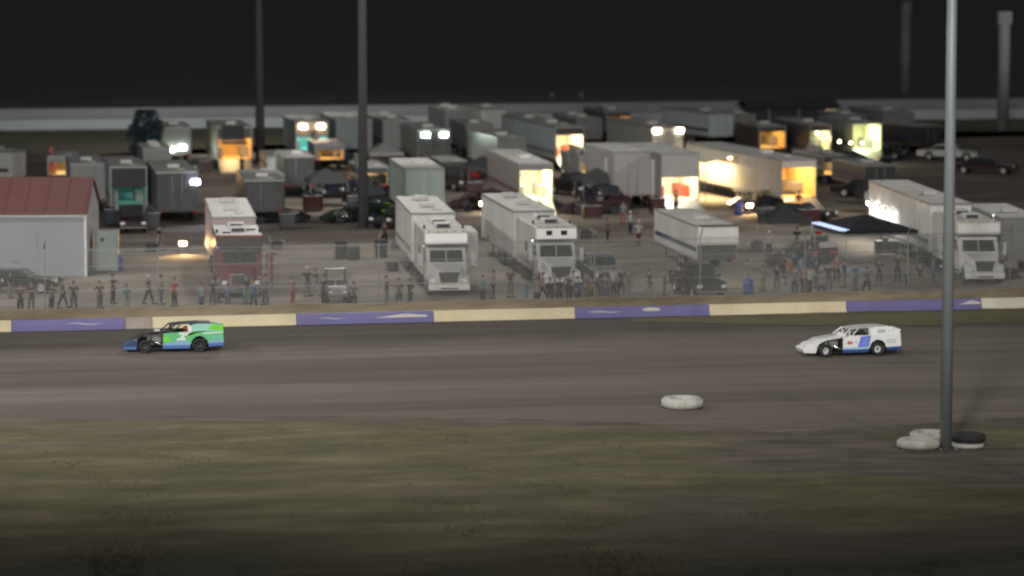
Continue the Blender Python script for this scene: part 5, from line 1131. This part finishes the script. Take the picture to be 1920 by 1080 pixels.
SPOT = [(20, 560, 'in front of the white shed'), (78, 574, 'near the shed front at the fence'), (118, 578, 'below the white shed'), (165, 572, 'below the shed corner'), (212, 570, 'by the pale cabinet'), (258, 562, 'above the green race car'), (303, 572, 'left of the red hauler'),
 (350, 566, 'near the left wheel of the red hauler'), (410, 568, 'before the red hauler'), (440, 578, 'before the red hauler grille'), (462, 570, 'before the red hauler bumper'), (520, 566, 'right of the red hauler'), (592, 556, 'at the dark buggy'), (690, 566, 'right of the dark buggy'),
 (725, 572, 'left of the big motorhome'), (905, 568, 'right of the big motorhome'), (925, 560, 'between the two motorhomes'), (1018, 565, 'before the second motorhome'), (1040, 562, 'at the second motorhome bumper'), (1075, 562, 'beside the second motorhome'), (1095, 560, 'near the silver pickup'),
 (1125, 556, 'at the silver pickup'), (1165, 556, 'right of the silver pickup'), (1245, 556, 'left of the black pickup'), (1272, 552, 'at the tail of the black pickup'), (1400, 540, 'right of the black pickup'), (1430, 546, 'by the blue barrel'), (1480, 534, 'in the canopy group'), (1502, 530, 'in the middle of the canopy group'),
 (1518, 552, 'in front of the canopy group'), (1553, 548, 'at the canopy left side'), (1583, 540, 'before the canopy'), (1625, 552, 'in front of the canopy centre'), (1700, 540, 'right of the canopy'), (1725, 545, 'left of the infield pole'), (1750, 530, 'beside the right hauler')]
for k, (x, y, w_) in enumerate(SPOT):
    if k < 14 and k % 2: continue
    a, b = SH[k % 10], TR[(k*3+k//10) % 10]; b = 'tan' if a == b else b; ps = ('stand', 'cross', 'walk', 'stand', 'rail')[k % 5]
    person(x, y, ps, a, b, 'person in %s top and %s %s' % (a.replace('light', 'light '), 'blue jeans' if b == 'jeans' else b.replace('light', 'light ')+' trousers', w_), random.uniform(-120, 120), None, random.uniform(.86, 1.02))
# drivers' helmets and shoulders inside the two racing cars
def driver(car, label, helm):
    P_ = POSE['rail']; M = car.matrix_basis
    bm = new(); sph(bm, Vector((0, 0, .62)), .15, sc=(1, 1, 1.05)); 
    V_ = [(0, 0, 0, (.16, .12)), (0, 0, .25, (.19, .12)), (0, 0, .42, (.13, .09)), (0, 0, .50, .06), (0, 0, .60, .09), (0, 0, .66, .08)]; E = [(0,1),(1,2),(2,3),(3,4),(4,5)]
    for s in (-1, 1):
        i = len(V_); V_ += [(s*.2, 0, .38, .06), (s*.24, -.2, .18, .05), (s*.14, -.42, .26, .035)]; E += [(1, i), (i, i+1), (i+1, i+2)]
        i = len(V_); V_ += [(s*.12, -.35, .0, .08), (s*.13, -.75, -.05, .06)]; E += [(0, i), (i, i+1)]
    me = skin_mesh('person', V_, E); me.materials.clear(); me.materials.append(CL['black']); o = bpy.data.objects.new('person', me); COL.objects.link(o)
    loc = M @ Vector((2.12, -.22, .50)); o.location = loc; o.rotation_euler.z = car.rotation_euler.z-R(90); tag(o, label, 'person', 'drivers in the race cars')
    obj('helmet', bm, helm, o)
    bm = new(); bx(bm, -.09, .09, -.155, -.08, .60, .68); obj('visor', bm, BLACKP, o, bevel=.02)
bpy.context.view_layer.update()
rc = [o for o in COL.objects if o.get('category') == 'race car' and o.get('group', '').startswith('modified')]
driver(rc[0], 'driver in a pink-red helmet at the wheel of the green race car', REDC); driver(rc[1], 'driver in a dark helmet at the wheel of the white race car', BLACKP)
# ------------------------------------------------------------------ stadium light: spots on masts behind and beside the camera
def flood(x, y, z, tx, ty, tz, en, size=22, blend=.6, col=(1, .965, .90), soft=1.2):
    l = lamp('flood_lamp', 'SPOT', (x, y, z), en, col, None, spot_size=R(size), spot_blend=blend, shadow_soft_size=soft); aim(l, (tx, ty, tz)); return l
flood(-45, 10, 36, -22, 215, 0, 1.3e5, 20, .9)
flood(0, 0, 38, -3, 215, 0, 1.5e5, 19, .9)
flood(40, 5, 36, 26, 178, 0, 2.3e5, 13, .9)
flood(-30, 0, 38, -35, 340, 0, 2.2e5, 12, .6, (.88, .98, 1))
for fx, tx, en in ((-45, -24, 1.6e5), (0, -4, 1.7e5), (45, 22, .6e5)):       # high masts over the infield
    flood(fx, 60, 58, tx, 196, 0, en*.93, 54, .85, soft=3)
flood(-58, 188, 32, -5, 205, 0, .55e5, 95, .9, soft=2)      # poles beside the pits, outside the view
flood(64, 232, 32, 15, 225, 0, .7e5, 95, .9, soft=2)
flood(-52, 140, 32, -8, 155, 0, .35e5, 90, .9, soft=2)
flood(G(681, 428).x, G(681, 428).y-1, 29, -8, 185, 0, .4e5, 100, .9)
flood(G(681, 428).x, G(681, 428).y+1, 29, -4, 270, 0, .35e5, 90, .8)
flood(G(488, 306).x, G(488, 306).y+1, 29, -30, 330, 0, .3e5, 90, .8)
flood(60, 330, 26, 52, 372, 4, .07e5, 80, .9, soft=2)  # unseen flood added to lift the far wall and columns at right
# ------------------------------------------------------------------ render
vs = S.view_settings; vs.view_transform = 'Standard'; vs.look = 'None'; vs.exposure = 0; vs.gamma = 1
S.cycles.use_denoising = True; S.cycles.max_bounces = 5; S.cycles.transparent_max_bounces = 12; S.cycles.sample_clamp_indirect = 4
S.cycles.filter_width = 2.2
